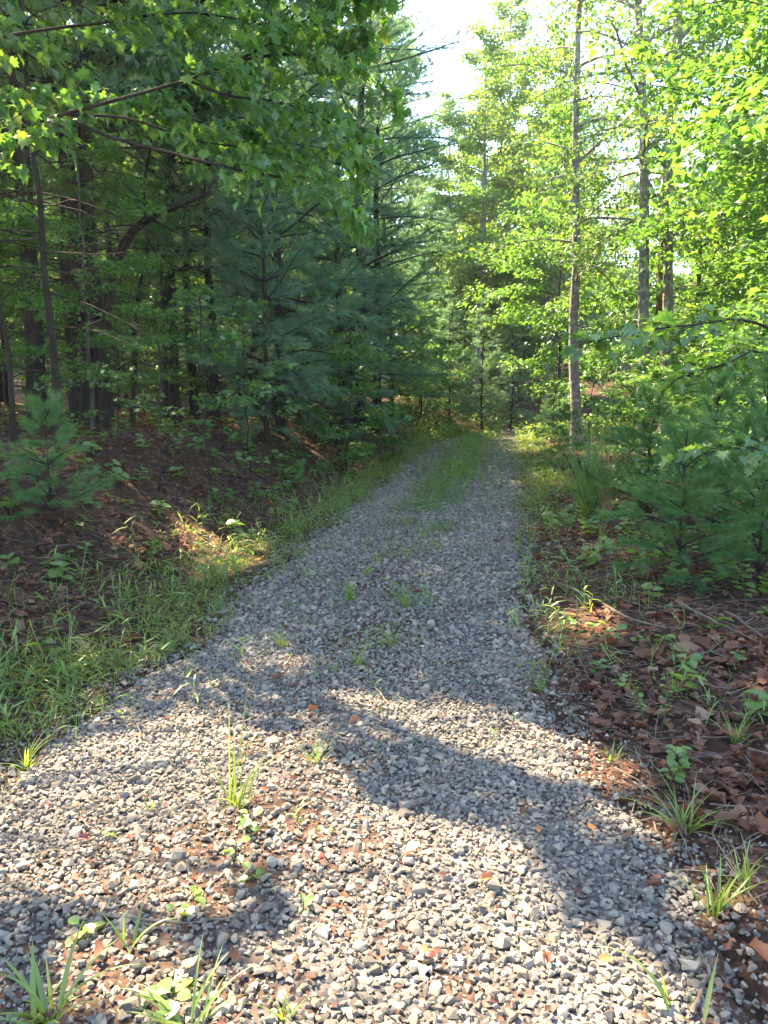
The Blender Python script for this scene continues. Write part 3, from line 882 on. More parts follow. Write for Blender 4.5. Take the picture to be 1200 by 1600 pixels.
hang_tree = maple_part_tree('maple_tree', 'maple with lobed bright leaves overhanging the top left corner', 'tree', tb,
    [tb, tb + [.1, 0, 1.5], tb + [0, .1, 3.2], tb + [-.2, .2, 5.2], tb + [-.1, .2, 7.5]], .11, [
    ([tb + [.05, 0, 1.9]] + L((-150, 225, 5.0), (0, 205, 5.1), (130, 170, 5.2), (290, 125, 5.4), (400, 80, 5.5), (510, 8, 5.7), (590, -60, 5.9)), .019),
    ([tb + [0, .1, 2.4]] + L((-150, 165, 5.6), (0, 162, 5.6), (60, 153, 5.7), (150, 160, 5.8), (230, 170, 5.9), (330, 195, 6.0), (430, 220, 6.2), (530, 235, 6.3)), .015),
    (L((105, 183, 5.2), (170, 213, 5.1), (270, 240, 5.1), (360, 262, 5.2), (450, 280, 5.3), (530, 315, 5.4), (568, 350, 5.4)), .014),
    (L((110, 180, 5.25), (200, 185, 5.4), (300, 218, 5.6), (400, 235, 5.8), (500, 265, 5.8)), .010),
    (L((370, 95, 5.5), (440, 85, 5.6), (500, 90, 5.6), (560, 110, 5.7), (610, 150, 5.7)), .010),
    ([tb + [0, .1, 3.4]] + L((-160, 60, 6.0), (120, 40, 6.1), (300, 20, 6.2), (460, 50, 6.2), (560, 60, 6.3)), .015),
    ([tb + [0, .1, 3.9]] + L((-160, -60, 5.4), (150, -70, 5.5), (400, -50, 5.6), (590, -10, 5.8)), .024),
    (L((290, 125, 5.4), (360, 150, 5.4), (440, 160, 5.5), (520, 195, 5.5), (560, 250, 5.6)), .009),
    (L((330, 195, 6.0), (400, 180, 6.0), (480, 175, 6.1), (570, 200, 6.2)), .008),
    ] + SHADE_LIMBS, .082, 29, 300, None, None)
rb = np.array([3.05, 4.7, float(hgt(3.05, 4.7)) - .05])
maple_part_tree('maple_sapling', 'maple sapling at the right edge holding big flat leaves across the trunks', 'sapling', rb,
    [rb, rb + [-.03, .02, .8], rb + [.02, 0, 1.6], rb + [.1, 0, 2.6]], .022, [
    ([rb + [0, 0, 1.3]] + L((1200, 512, 4.7), (1080, 508, 4.6), (985, 522, 4.5), (915, 535, 4.45)), .010),
    ([rb + [0, 0, 1.0]] + L((1210, 560, 4.9), (1130, 570, 4.9), (1060, 590, 4.9)), .008),
    ([rb + [0, 0, .5]] + L((1215, 720, 4.5), (1150, 700, 4.4), (1100, 710, 4.3)), .006),
    ], .082, 16, 90, None, M_under, .15, .22)

# dark limbs crossing the left wood
for lab, pts, r0 in [
    ('dark crooked limb leaning right from the paired thick trunks', [(158, 640, 11.3), (165, 520, 11.3), (180, 420, 11.2), (205, 365, 11.0), (245, 335, 10.8), (285, 318, 10.6), (330, 300, 10.5)], .085),
    ('thin dark stem slanting up at the far left', [(18, 660, 8.4), (14, 560, 8.4), (-4, 470, 8.5), (-20, 350, 8.6)], .035),
    ('thin forked dark stem left of the paired trunks', [(205, 640, 12.5), (215, 480, 12.6), (232, 380, 12.8), (225, 300, 13), (240, 200, 13)], .05),
]:
    P = np.array(L(*pts)); P[0][2] = float(hgt(P[0][0], P[0][1])) - .1
    b = P[0].copy()
    e = empty('leaning_tree', b, lab, 'tree', 'leaning stems in the left wood')
    w = Acc(); ln = spline(P, 24) - b
    w.add(*tube(ln, np.linspace(r0, r0 * .35, 24), 8))
    w.obj('trunk', M_bark_dark, e, True)
    for q in range(7):
        t = rng.uniform(.25, 1)
        bb, dd = lerp_line(ln, np.array([t]))
        tw = curve(bb[0], dd[0] / np.linalg.norm(dd[0]) * .5 + rng.normal(size=3) * .7, rng.uniform(.5, 1.3), 7, .3, .15)
        a = Acc(); a.add(*tube(tw, np.linspace(r0 * .22, .003, 7), 4)); a.obj('branch', M_bark_dark, e, True)

# ------------------------------------------------------------------ gravel
def hull_stone(npts, seed):
    r = np.random.default_rng(seed)
    bm = bmesh.new()
    for v in r.normal(size=(npts, 3)):
        v = v / np.linalg.norm(v) * r.uniform(.85, 1.05)
        bm.verts.new((v[0], v[1] * r.uniform(.9, 1.05), v[2] * .72))
    res = bmesh.ops.convex_hull(bm, input=list(bm.verts))
    bmesh.ops.delete(bm, geom=[g for g in set(res['geom_interior'] + res['geom_unused']) if isinstance(g, bmesh.types.BMVert)], context='VERTS')
    bmesh.ops.triangulate(bm, faces=list(bm.faces))
    bm.verts.index_update()
    V = np.array([v.co[:] for v in bm.verts]); F = np.array([[v.index for v in f.verts] for f in bm.faces])
    bm.free()
    return V, F
ST_N = [hull_stone(13, 100 + k) for k in range(10)]
ST_F = [hull_stone(9, 200 + k) for k in range(6)]
def rot_any(n, tilt):
    a = rng.uniform(0, 6.283, n)
    up = np.array([0, 0, 1.0]) + rng.normal(size=(n, 3)) * tilt
    return frames(np.stack([np.cos(a), np.sin(a), rng.normal(size=n) * tilt * .5], 1), up)
def hexgrid(x0, x1, y0, y1, s):
    gx = np.arange(x0, x1, s); gy = np.arange(y0, y1, s * .866)
    A, B = np.meshgrid(gx, gy)
    A = A + (np.arange(len(gy)) % 2)[:, None] * s * .5
    P = np.stack([A.ravel(), B.ravel()], 1)
    return P + rng.uniform(-.36, .36, P.shape) * s
def stones(y0, y1, s, size):
    P = hexgrid(-4.2, 5.0, y0, y1, s)
    x, y = P[:, 0], P[:, 1]
    k = (x > xl(y) - .2) & (x < xr(y) + .2) & (x > -y * .62 - .5) & (x < y * .62 + .6)
    k &= rng.uniform(size=len(P)) > median(x, y) * .93
    x, y = x[k], y[k]
    n = len(x)
    S = size * np.exp(rng.normal(size=n) * .30)[:, None] * np.stack([rng.uniform(.85, 1.25, n), rng.uniform(.75, 1.1, n), rng.uniform(.7, 1.05, n)], 1)
    z = gz(x, y) + S[:, 2] * rng.uniform(.05, .55, n)
    R = np.clip(rng.beta(2.4, 2.6, n) + .12 * wave(x, y, .9, 5, 11), 0, 1)
    return np.stack([x, y, z], 1), rot_any(n, .35), S, R
P, M, S, R = stones(1.25, 4.4, .0222, .0130)
px, py, dep = pix(P)
vis = (px > 8) & (px < 1192) & (py < 1592) & (dep > 0)
score = np.where(vis, S.mean(1) / dep, 0)
big = np.argsort(-score)[:300]
st_mesh = [make_mesh('stone', v, f, M_stone1) for v, f in ST_N]
for k in big:
    o = bpy.data.objects.new('stone', st_mesh[k % 10]); COL.objects.link(o); o.parent = drive
    m4 = Matrix.Identity(4)
    for i in range(3):
        for j in range(3): m4[i][j] = M[k][i][j] * S[k][j]
        m4[i][3] = P[k][i]
    o.matrix_local = m4
rest = np.ones(len(P), bool); rest[big] = False
acc = Acc()
ids = np.where(rest)[0]; kind = rng.integers(0, 10, len(ids))
for t in range(10):
    q = ids[kind == t]
    acc.add(*scatter(ST_N[t], P[q], M[q], S[q], R[q]))
P, M, S, R = stones(4.4, 12, .034, .0185)
kind = rng.integers(0, 6, len(P))
for t in range(6):
    q = np.where(kind == t)[0]
    acc.add(*scatter(ST_F[t], P[q], M[q], S[q], R[q]))
P, M, S, R = stones(12, 26, .060, .028)
kind = rng.integers(0, 6, len(P))
for t in range(6):
    q = np.where(kind == t)[0]
    acc.add(*scatter(ST_F[t], P[q], M[q], S[q], R[q]))
ST_T = [hull_stone(7, 300 + k) for k in range(4)]
n = 15000                                    # fines and grit between the stones
y = rng.uniform(1.4, 4.2, n); x = rng.uniform(-3, 1.4, n)
k = (x > xl(y) - .15) & (x < xr(y) + .25) & (np.abs(x) < y * .58 + .3)
x, y = x[k], y[k]; n = len(x)
S = (.0055 * np.exp(rng.normal(size=n) * .35))[:, None] * np.ones((1, 3))
P = np.stack([x, y, gz(x, y) + .008 + .008 * rng.uniform(size=n)], 1); M = rot_any(n, .8); R = np.clip(rng.beta(2, 2, n) + .2, 0, 1)
for t in range(4):
    acc.add(*scatter(ST_T[t], P[t::4], M[t::4], S[t::4], R[t::4]))
go = acc.obj('loose_gravel', M_stone, drive); go['kind'] = 'stuff'

# ------------------------------------------------------------------ fallen leaves
def curled(kind):
    o = [(0, 0), (.22, .2), (.32, .48), (.2, .8), (0, 1), (-.2, .8), (-.32, .48), (-.22, .2)]
    if kind == 3: o = [(0, 0), (.38, .12), (.24, .4), (.36, .72), (0, 1), (-.36, .72), (-.24, .4), (-.38, .12)]
    P = [(0, .5, 0)] + list((x, y, 0) for x, y in o)
    Q = []
    for x, y, z in P:
        if kind == 0: z = 1.1 * x * x + .25 * (y - .5) ** 2
        if kind == 1: z = -.7 * x * x - .55 * (y - .5) ** 2 + .12
        if kind == 2: z = .5 * x * (y - .3) + .5 * (y - .5) ** 2
        if kind == 3: z = .5 * abs(x) - .3 * (y - .5) ** 2
        Q.append((x * (1 - .25 * abs(y - .5)), y - .5, z * 1.7))
    return fold(Q, [(0, 1 + i, 1 + (i + 1) % 8) for i in range(8)])
T_dead = [curled(k) for k in range(4)]
n = 150000
x = rng.uniform(-9, 7, n); y = 1.6 + 18.4 * rng.uniform(size=n) ** 1.5
x = np.concatenate([x, rng.uniform(.7, 2.6, 3200)]); y = np.concatenate([y, rng.uniform(1.7, 4.4, 3200)]); n = len(x)   # thicker beside the near drive
a = xl(y) - x; b = x - xr(y)
dens = np.where(a > 0, sstep(.25, .9, a + .25 * wave(x, y, .5)), np.where(b > 0, sstep(-.05, .35, b + .2 * wave(x, y, .4, 6, 3)), .05 + .45 * median(x, y)))
dens = dens * np.where(y > 11, .6, 1) * (.55 + .45 * sstep(-.5, .5, wave(x, y, 1.2, 6, 6)))
k = (rng.uniform(size=n) < dens * .60) & (np.abs(x) < y * .58 + .6)
x, y = x[k], y[k]; n = len(x)
S = np.exp(rng.normal(size=n) * .46) * .043 * np.where((x > xl(y)) & (x < xr(y)), .42, 1)
P = np.stack([x, y, gz(x, y) + .012 + np.where((x > xl(y)) & (x < xr(y)), .018, rng.uniform(0, .028, n))], 1)
M = rot_any(n, .33); R = np.clip(rng.beta(2, 2.2, n), 0, 1)
px, py, dep = pix(P)
vis = (px > 8) & (px < 1192) & (py < 1592) & (dep > 0) & ((x > xr(y)) | (x < xl(y) - .3))
big = np.argsort(-np.where(vis, S / dep, 0))[:300]
dl = [[make_mesh('fallen_leaf', T_dead[t][0], T_dead[t][1], M_litter, np.full(9, v), True) for v in (.1, .3, .5, .68, .9)] for t in range(4)]
for c, k in enumerate(big):
    o = bpy.data.objects.new('fallen_leaf', dl[c % 4][int(R[k] * 4.99)]); COL.objects.link(o); o.parent = ground
    m4 = Matrix.Identity(4)
    for i in range(3):
        for j in range(3): m4[i][j] = M[k][i][j] * S[k]
        m4[i][3] = P[k][i]
    o.matrix_local = m4
rest = np.ones(n, bool); rest[big] = False
acc = Acc(); ids = np.where(rest)[0]; kind = rng.integers(0, 4, len(ids))
for t in range(4):
    q = ids[kind == t]
    acc.add(*scatter(T_dead[t], P[q], M[q], S[q], R[q]))
n = 9000                                     # crumbs of dead leaf between the stones
y = 1.4 + 8 * rng.uniform(size=n) ** 1.6; x = xl(y) + rng.uniform(-.1, 1.1, n) * (xr(y) - xl(y))
k = rng.uniform(size=n) < .10 + .75 * median(x, y) + .25 * sstep(.2, .7, wave(x, y, .6, 6, 9))
x, y = x[k], y[k]; n = len(x)
P = np.stack([x, y, gz(x, y) + .014 + .012 * rng.uniform(size=n)], 1)
acc.add(*scatter(T_simple, P, rot_any(n, .5), .019 * np.exp(rng.normal(size=n) * .4), np.clip(rng.beta(1.7, 3.2, n), 0, 1)))
lo = acc.obj('leaf_litter', M_litter, ground, True); lo['kind'] = 'stuff'
# fine twigs and needles lying on the woodland floor
acc = Acc()
for q in range(1500):
    yy = rng.uniform(2.2, 11); xx = rng.uniform(-yy * .52, yy * .52)
    aa, bb = float(xl(yy) - xx), float(xx - xr(yy))
    if aa < .35 and bb < -.05 and rng.uniform() > .12: continue
    az = rng.uniform(0, 6.283)
    ln = curve((0, 0, 0), (math.cos(az), math.sin(az), 0), rng.uniform(.08, .45), 4, 0, .18)
    ln[:, 0] += xx; ln[:, 1] += yy
    ln[:, 2] = gz(ln[:, 0], ln[:, 1]) + .022 + rng.uniform(0, .02)
    acc.add(*tube(ln, np.linspace(.0028, .0014, 4) * rng.uniform(.6, 1.3), 3, False))
n = 9000                                     # dropped pine needles
y = 2.0 + 9 * rng.uniform(size=n) ** 1.3; x = rng.uniform(-6, 5, n)
k = ((x < xl(y) - .3) | (x > xr(y) - .05)) & (np.abs(x) < y * .55 + .4)
x, y = x[k], y[k]; n = len(x)
T_ndl = fold([(-.012, 0, 0), (.012, 0, 0), (.014, .5, .05), (-.010, .5, .05), (0, 1, 0)], [(0, 1, 2), (0, 2, 3), (3, 2, 4)])
acc.add(*scatter(T_ndl, np.stack([x, y, gz(x, y) + .02 + .025 * rng.uniform(size=n)], 1), rot_any(n, .25), .10 * rng.uniform(.7, 1.3, n), np.full(n, .5)))
tw = acc.obj('twig_litter', M_twig, ground); tw['kind'] = 'stuff'

# ------------------------------------------------------------------ grass of the verges
def blade_tem(w, bend):
    return fold([(-w, 0, 0), (w, 0, 0), (-w * .9, .5, -bend * .18), (w * .9, .5, -bend * .18), (0, .95, -bend)], [(0, 1, 3), (0, 3, 2), (2, 3, 4)])
def shoot_tem(seed, nl=5, w=.055):
    r = np.random.default_rng(seed)
    A = Acc()
    ln = np.array([[0, 0, 0], [r.normal() * .05, r.normal() * .05, .5], [r.normal() * .12, r.normal() * .12, 1.0]])
    A.add(*tube(ln, [.012, .010, .006], 3, False))
    for k in range(nl):
        b, _ = lerp_line(ln, np.array([.2 + .8 * k / (nl - 1)]))
        az = k * 2.6 + r.normal() * .5
        d = np.array([[math.cos(az), math.sin(az), r.uniform(.1, .9)]])
        TV, TF = blade_tem(w, .35)
        m = frames(d, np.array([[0, 0, 1.0]]))
        A.add((TV * r.uniform(.42, .7)) @ m[0].T + b[0], TF)
    V, F, _ = A.get()
    return V, F
T_shoot = [shoot_tem(40 + k) for k in range(6)]
T_thin = [shoot_tem(60 + k, 4, .022) for k in range(4)]
def grow(tems, x, y, h, lean=.25, acc=None, zoff=0):
    n = len(x)
    P = np.stack([x, y, gz(x, y) - .01 + zoff], 1)
    az = rng.uniform(0, 6.283, n)
    up = np.array([0, 0, 1.0]) + rng.normal(size=(n, 3)) * lean
    up /= np.linalg.norm(up, axis=1, keepdims=True)
    Xa = np.stack([np.cos(az), np.sin(az), np.zeros(n)], 1)
    Y = np.cross(up, Xa); Y /= np.linalg.norm(Y, axis=1, keepdims=True); Xa = np.cross(Y, up)
    M = np.stack([Xa, Y, up], 2)
    R = np.clip(rng.beta(2, 2.4, n) + .15 * wave(x, y, .7, 5, 5), 0, 1)
    kind = rng.integers(0, len(tems), n)
    for t in range(len(tems)):
        q = np.where(kind == t)[0]
        if len(q): acc.add(*scatter(tems[t], P[q], M[q], h[q], R[q]))
acc = Acc()
n = 30000
y = 1.8 + 26 * rng.uniform(size=n) ** 1.35; x = xl(y) + rng.uniform(-1.3, .35, n)
a = xl(y) - x
wv = .46 + .34 * wave(x, y, 1.0, 6, 2)
dens = sstep(-.22, .08, a + .12 * wave(x, y, .35)) * (1 - sstep(wv - .15, wv + .25, a)) * np.clip(.55 + .85 * wave(x, y, .45, 6, 10), .05, 1)
dens = dens * sstep(2.2, 3.4, y - .2)
dens = np.maximum(dens, .07 * sstep(.0, .2, a) * sstep(2.2, 3.4, y))
k = rng.uniform(size=n) < dens * .72
h = rng.uniform(.07, .17, n) * (.7 + .6 * sstep(.0, .4, a))
kk = np.where(k)[0]; q = rng.uniform(size=len(kk)) < .72
grow(T_shoot, x[kk[q]], y[kk[q]], h[kk[q]], .34, acc)
grow(T_thin, x[kk[~q]], y[kk[~q]], h[kk[~q]] * 1.5, .38, acc)
n = 16000
y = 3.2 + 24 * rng.uniform(size=n) ** 1.1; x = xr(y) + rng.uniform(-.4, 1.3, n)
b = x - xr(y)
dens = sstep(-.2, .1, b + .15 * wave(x, y, .4, 6, 5)) * (1 - sstep(.3, 1.1, b)) * np.clip(.30 + .7 * wave(x, y, .7, 6, 12) + .5 * sstep(7, 12, y), 0, 1)
k = rng.uniform(size=n) < dens * .6
grow(T_shoot[:3] + T_thin, x[k], y[k], rng.uniform(.08, .22, n)[k], .3, acc)
go = acc.obj('verge_grass', M_grass); tag(go, 'bright green low grass growing along both edges of the drive', 'grass', None, 'stuff')
acc = Acc()
n = 16000
y = 3.0 + 22 * rng.uniform(size=n); x = rng.uniform(0, 1, n) * (xr(y) - xl(y)) + xl(y)
c = (xl(y) + xr(y)) * .5
dens = np.exp(-((x - c + .05) / .36) ** 2) * np.clip(wave(x, y, .75, 6, 4) * 1.4 + sstep(4, 12, y) * 1.0 - .15, 0, 1) + .03
k = rng.uniform(size=n) < dens * 1.05
grow(T_shoot[:2] + T_thin, x[k], y[k], (rng.uniform(.06, .18, n) * (1 + .6 * sstep(8, 16, y)))[k], .35, acc)
go = acc.obj('median_grass', M_grass); tag(go, 'sparse grass patches along the middle of the gravel drive', 'grass', None, 'stuff')
acc = Acc()
n = 4200
y = rng.uniform(22, 33, n); x = rng.uniform(-3, 12, n)
k = ((x < xl(y) + .1) | (x > xr(y) - .1)) & (rng.uniform(size=n) < .9) & (x > y * .02)
grow(T_shoot, x[k], y[k], rng.uniform(.25, .55, n)[k], .25, acc)
go = acc.obj('bank_grass', M_grass); tag(go, 'tall bright grass on the bank at the far bend', 'grass', None, 'stuff')
# low green seedlings scattered over the floor of the woods
acc = Acc()
n = 5200
y = rng.uniform(3.0, 18, n); x = rng.uniform(-10, 9, n)
a = xl(y) - x; b = x - xr(y)
k = ((a > .5) | (b > .25)) & (np.abs(x) < y * .58 + .5) & (rng.uniform(size=n) < np.where(a > 0, .40, .45) * (.6 + .7 * wave(x, y, 1.1, 6, 1)))
def rosette(seed):
    r = np.random.default_rng(seed); A = Acc()
    for q in range(6):
        az = q * 1.9 + r.normal() * .3
        m = frames(np.array([[math.cos(az), math.sin(az), r.uniform(-.1, .3)]]), np.array([[0, 0, 1.0]]) + r.normal(size=(1, 3)) * .2)
        A.add((T_round[0] * r.uniform(.5, .85)) @ m[0].T + [0, 0, .35 + .13 * q], T_round[1])
    A.add(*tube(np.array([[0, 0, 0], [.03, 0, .5], [0, .02, 1.1]]), [.02, .016, .01], 3, False))
    V, F, _ = A.get(); return V, F
T_ros = [rosette(80 + q) for q in range(5)]
grow(T_ros, x[k], y[k], rng.uniform(.06, .17, n)[k], .2, acc)
go = acc.obj('ground_cover', M_weed); tag(go, 'small broad leaved ground cover scattered on the woodland floor', 'ground cover', None, 'stuff')

# ------------------------------------------------------------------ single grass tufts, each blade a part
def strip(P, w):
    P = np.asarray(P, float); n = len(P)
    T = np.gradient(P, axis=0); T /= np.linalg.norm(T, axis=1, keepdims=True)
    sd = np.cross(T, [0, 0, 1.0]); sd[np.linalg.norm(sd, axis=1) < .15] = [1, 0, 0]
    for i in range(1, n): sd[i] = sd[i] if np.dot(sd[i], sd[i - 1]) > 0 else -sd[i]
    sd /= np.linalg.norm(sd, axis=1, keepdims=True)
    nr = np.cross(sd, T)
    W = np.asarray(w)[:, None] * .72
    V = np.stack([P - sd * W + nr * W * .5, P, P + sd * W + nr * W * .5], 1).reshape(-1, 3)
    F = []
    for i in range(n - 1):
        for j in range(2):
            A = i * 3 + j; F += [(A, A + 1, A + 4), (A, A + 4, A + 3)]
    return V, F
def blade(root, az, el, length, width, sag, n=8):
    P = [np.array(root, float)]
    e = el
    for i in range(n - 1):
        P.append(P[-1] + np.array([math.cos(az) * math.cos(e), math.sin(az) * math.cos(e), math.sin(e)]) * length / (n - 1))
        e -= sag / (n - 1) * (0.4 + 1.4 * i / n)
    t = np.linspace(0, 1, n)
    return strip(P, width * np.clip(np.minimum(.5 + t * 1.6, (1.02 - t) * 1.8), .06, 1))
def tuft(px, py, label, blades, mat=M_grass, group='grass tufts on and beside the drive', name='grass_tuft', z0=None):
    p = flat(px, py); 
    for _ in range(4): p = flat(px, py, float(gz(p[0], p[1])))
    p[2] -= .012
    e = empty(name, p, label, 'grass', group)
    for az, el, ln, w, sag in blades:
        V, F = blade((rng.normal() * .012, rng.normal() * .012, 0), math.radians(az), math.radians(el), ln, w, sag)
        mesh_obj('blade', V, F, mat, e, np.full(len(V), rng.uniform(.2, .85)), True)
    return e
def rb_(n, l0, l1, w=.0035, e0=45, e1=88, sag=(.3, 1.3)):
    return [(rng.uniform(0, 360), rng.uniform(e0, e1), rng.uniform(l0, l1), w * rng.uniform(.7, 1.3), rng.uniform(*sag)) for _ in range(n)]
tuft(368, 1262, 'tallest grass tuft, upright long blades, on sunlit gravel left of centre', [(95, 83, .42, .005, .15), (70, 76, .50, .0035, .12), (175, 62, .42, .0055, .35), (20, 66, .36, .0055, 1.5), (100, 88, .33, .006, .1), (185, 74, .26, .006, .4), (60, 70, .2, .006, .8)] + rb_(16, .10, .24, .005))
tuft(490, 1192, 'small yellowish grass tuft right of the tallest tuft', [(40, 62, .20, .0045, .5), (20, 52, .20, .0045, .4), (150, 60, .22, .0045, 1.5), (95, 75, .17, .004, .3)] + rb_(9, .06, .13, .004), M_grass)
tuft(546, 940, 'dense upright grass tuft in the middle of the drive', rb_(34, .10, .21, .0035, 62, 89, (.1, .5)))
tuft(632, 950, 'loose spreading grass tuft right of the dense upright tuft', rb_(26, .12, .26, .0032, 45, 80, (.4, 1.2)))
tuft(455, 950, 'faint low grass patch left of the dense upright tuft', rb_(14, .05, .11, .003))
tuft(520, 1050, 'short grass sprouts in shaded gravel above the sunlit streak', rb_(12, .05, .13, .003))
tuft(300, 1060, 'low thin grass in shaded gravel near the left verge', rb_(14, .06, .12, .003))
tuft(455, 1285, 'pair of low arching blades on gravel below the small tuft', [(60, 45, .16, .005, 1.6), (30, 50, .13, .004, 1.2)] + rb_(6, .04, .09, .004))
tuft(70, 1600, 'broad bladed grass clump in the bottom left corner', [(110, 75, .20, .010, .6), (80, 70, .24, .010, .9), (130, 62, .2, .009, .8), (40, 60, .24, .009, 1.0), (10, 50, .26, .008, 1.3), (160, 60, .2, .009, .8)] + rb_(16, .10, .22, .008, 40, 80, (.5, 1.5)))
tuft(200, 1490, 'lone sprout with a sideways bent blade near the long stick', [(70, 70, .16, .007, .4), (20, 60, .20, .007, 2.0), (160, 58, .14, .006, .5), (85, 85, .12, .005, .1)])
tuft(300, 1610, 'spreading grass at the bottom edge beside the corner clump', rb_(14, .12, .24, .006, 25, 70, (.6, 1.5)))
tuft(450, 1590, 'thin pale sprouts at the bottom edge below the long stick', rb_(9, .07, .15, .004))
tuft(35, 1205, 'yellow green grass tuft on gravel at the left edge', rb_(16, .09, .2, .0045))
tuft(235, 1265, 'tiny yellow sprout on the bright gravel at left', rb_(5, .05, .1, .005))
tuft(1050, 1590, 'arching two bladed sprout at the bottom right', [(150, 62, .26, .008, 1.9), (140, 68, .18, .009, 1.3), (120, 80, .12, .008, .4)])
tuft(1095, 1592, 'single upright blade at the bottom right corner', [(50, 62, .17, .008, .2), (90, 70, .07, .005, .3)])
tuft(1068, 1300, 'dense dark grass clump at the right edge of the gravel', [(165, 40, .30, .005, 1.0), (150, 70, .34, .004, .8)] + rb_(30, .10, .27, .0045, 35, 80, (.5, 1.5)))
tuft(1115, 1425, 'yellowish grass tuft lit by the sun near the right edge', rb_(22, .09, .22, .0055, 40, 85, (.3, 1.1)))
tuft(1165, 1395, 'grass tuft cut by the right edge beside the yellowish tuft', rb_(14, .10, .25, .005))
tuft(1150, 1165, 'upright grass tuft among the dead leaves at right', rb_(20, .10, .22, .0035, 55, 85))
tuft(955, 1185, 'small yellow sprouts where gravel meets dead leaves', rb_(9, .06, .12, .006, 50, 85))
tuft(845, 1082, 'low grass patch on the right gravel edge', rb_(18, .06, .13, .004))
tuft(940, 840, 'low grass between the tall clump and the drive', rb_(24, .1, .28, .004))
tuft(690, 775, 'tall thin grass in the middle of the far drive', rb_(26, .2, .5, .004, 65, 88, (.1, .6)))
for k, (px, py) in enumerate([(590, 880), (575, 900), (660, 840), (700, 830), (640, 870), (610, 1010), (560, 1040), (440, 1010), (660, 790), (720, 790), (640, 820), (685, 860), (480, 905), (505, 860)]):
    tuft(px, py, 'one of the small grass sprouts along the middle of the drive', rb_(14 + k % 9, .07, .20, .0035, 40, 85), M_grass, 'small sprouts along the middle of the drive')
tuft(860, 760, 'wispy grass on the right verge beside the tall clump', rb_(26, .2, .55, .005, 55, 85, (.3, 1.0)))
tuft(918, 812, 'tall fountain shaped grass clump on the right verge', rb_(120, .9, 1.8, .008, 58, 88, (.6, 1.9)) + rb_(50, .3, .8, .007, 45, 85), M_tallgrass, None, 'tall_grass')
tuft(945, 815, 'dry straw coloured stalks beside the tall fountain grass', rb_(26, .5, 1.3, .004, 62, 89, (.2, .9)), M_dry, None, 'dry_grass')
tuft(1000, 790, 'second arching grass clump behind the tall fountain grass', rb_(60, .7, 1.4, .008, 58, 86, (.4, 1.4)), M_tallgrass, None, 'tall_grass')

# ------------------------------------------------------------------ leafy weeds and seedlings, each leaf a part
LEAFM = {}
def leaf_mesh(tem, mat, v):
    k = (id(tem), mat.name, v)
    if k not in LEAFM: LEAFM[k] = make_mesh('leaf', tem[0], tem[1], mat, np.full(len(tem[0]), v))
    return LEAFM[k]
def seedling(px, py, label, h, nleaf, size, tem=None, mat=None, group='leafy seedlings on the woodland floor', whorl=False, z=None):
    tem = tem or T_round; mat = mat or M_weed
    p = flat(px, py)
    for _ in range(6): p = flat(px, py, float(gz(p[0], p[1])))
    p[2] -= .01
    e = empty('seedling', p, label, 'seedling', group)
    ln = curve((0, 0, 0), (rng.normal() * .2, rng.normal() * .2, 1), h, 6, 0, .10)
    a = Acc(); a.add(*tube(ln, np.linspace(.0035, .0015, 6), 4)); a.obj('stem', M_stem, e, True)
    for q in range(nleaf):
        t = 1 - .75 * q / max(nleaf, 1) * (.25 if whorl else 1)
        b, _ = lerp_line(ln, np.array([t])); az = q * 2.4 + rng.normal() * .4
        D = np.array([[math.cos(az), math.sin(az), rng.uniform(-.25, .35)]])
        m = frames(D, np.array([[0, 0, 1.0]]) + rng.normal(size=(1, 3)) * .25)[0]
        s = size * rng.uniform(.5, .95)
        o = bpy.data.objects.new('leaf', leaf_mesh(tem, mat, rng.choice([.15, .4, .65, .9]))); COL.objects.link(o); o.parent = e
        m4 = Matrix.Identity(4)
        for i in range(3):
            for j in range(3): m4[i][j] = m[i][j] * s
            m4[i][3] = b[0][i] + D[0][i] * .012
        o.matrix_local = m4
    return e
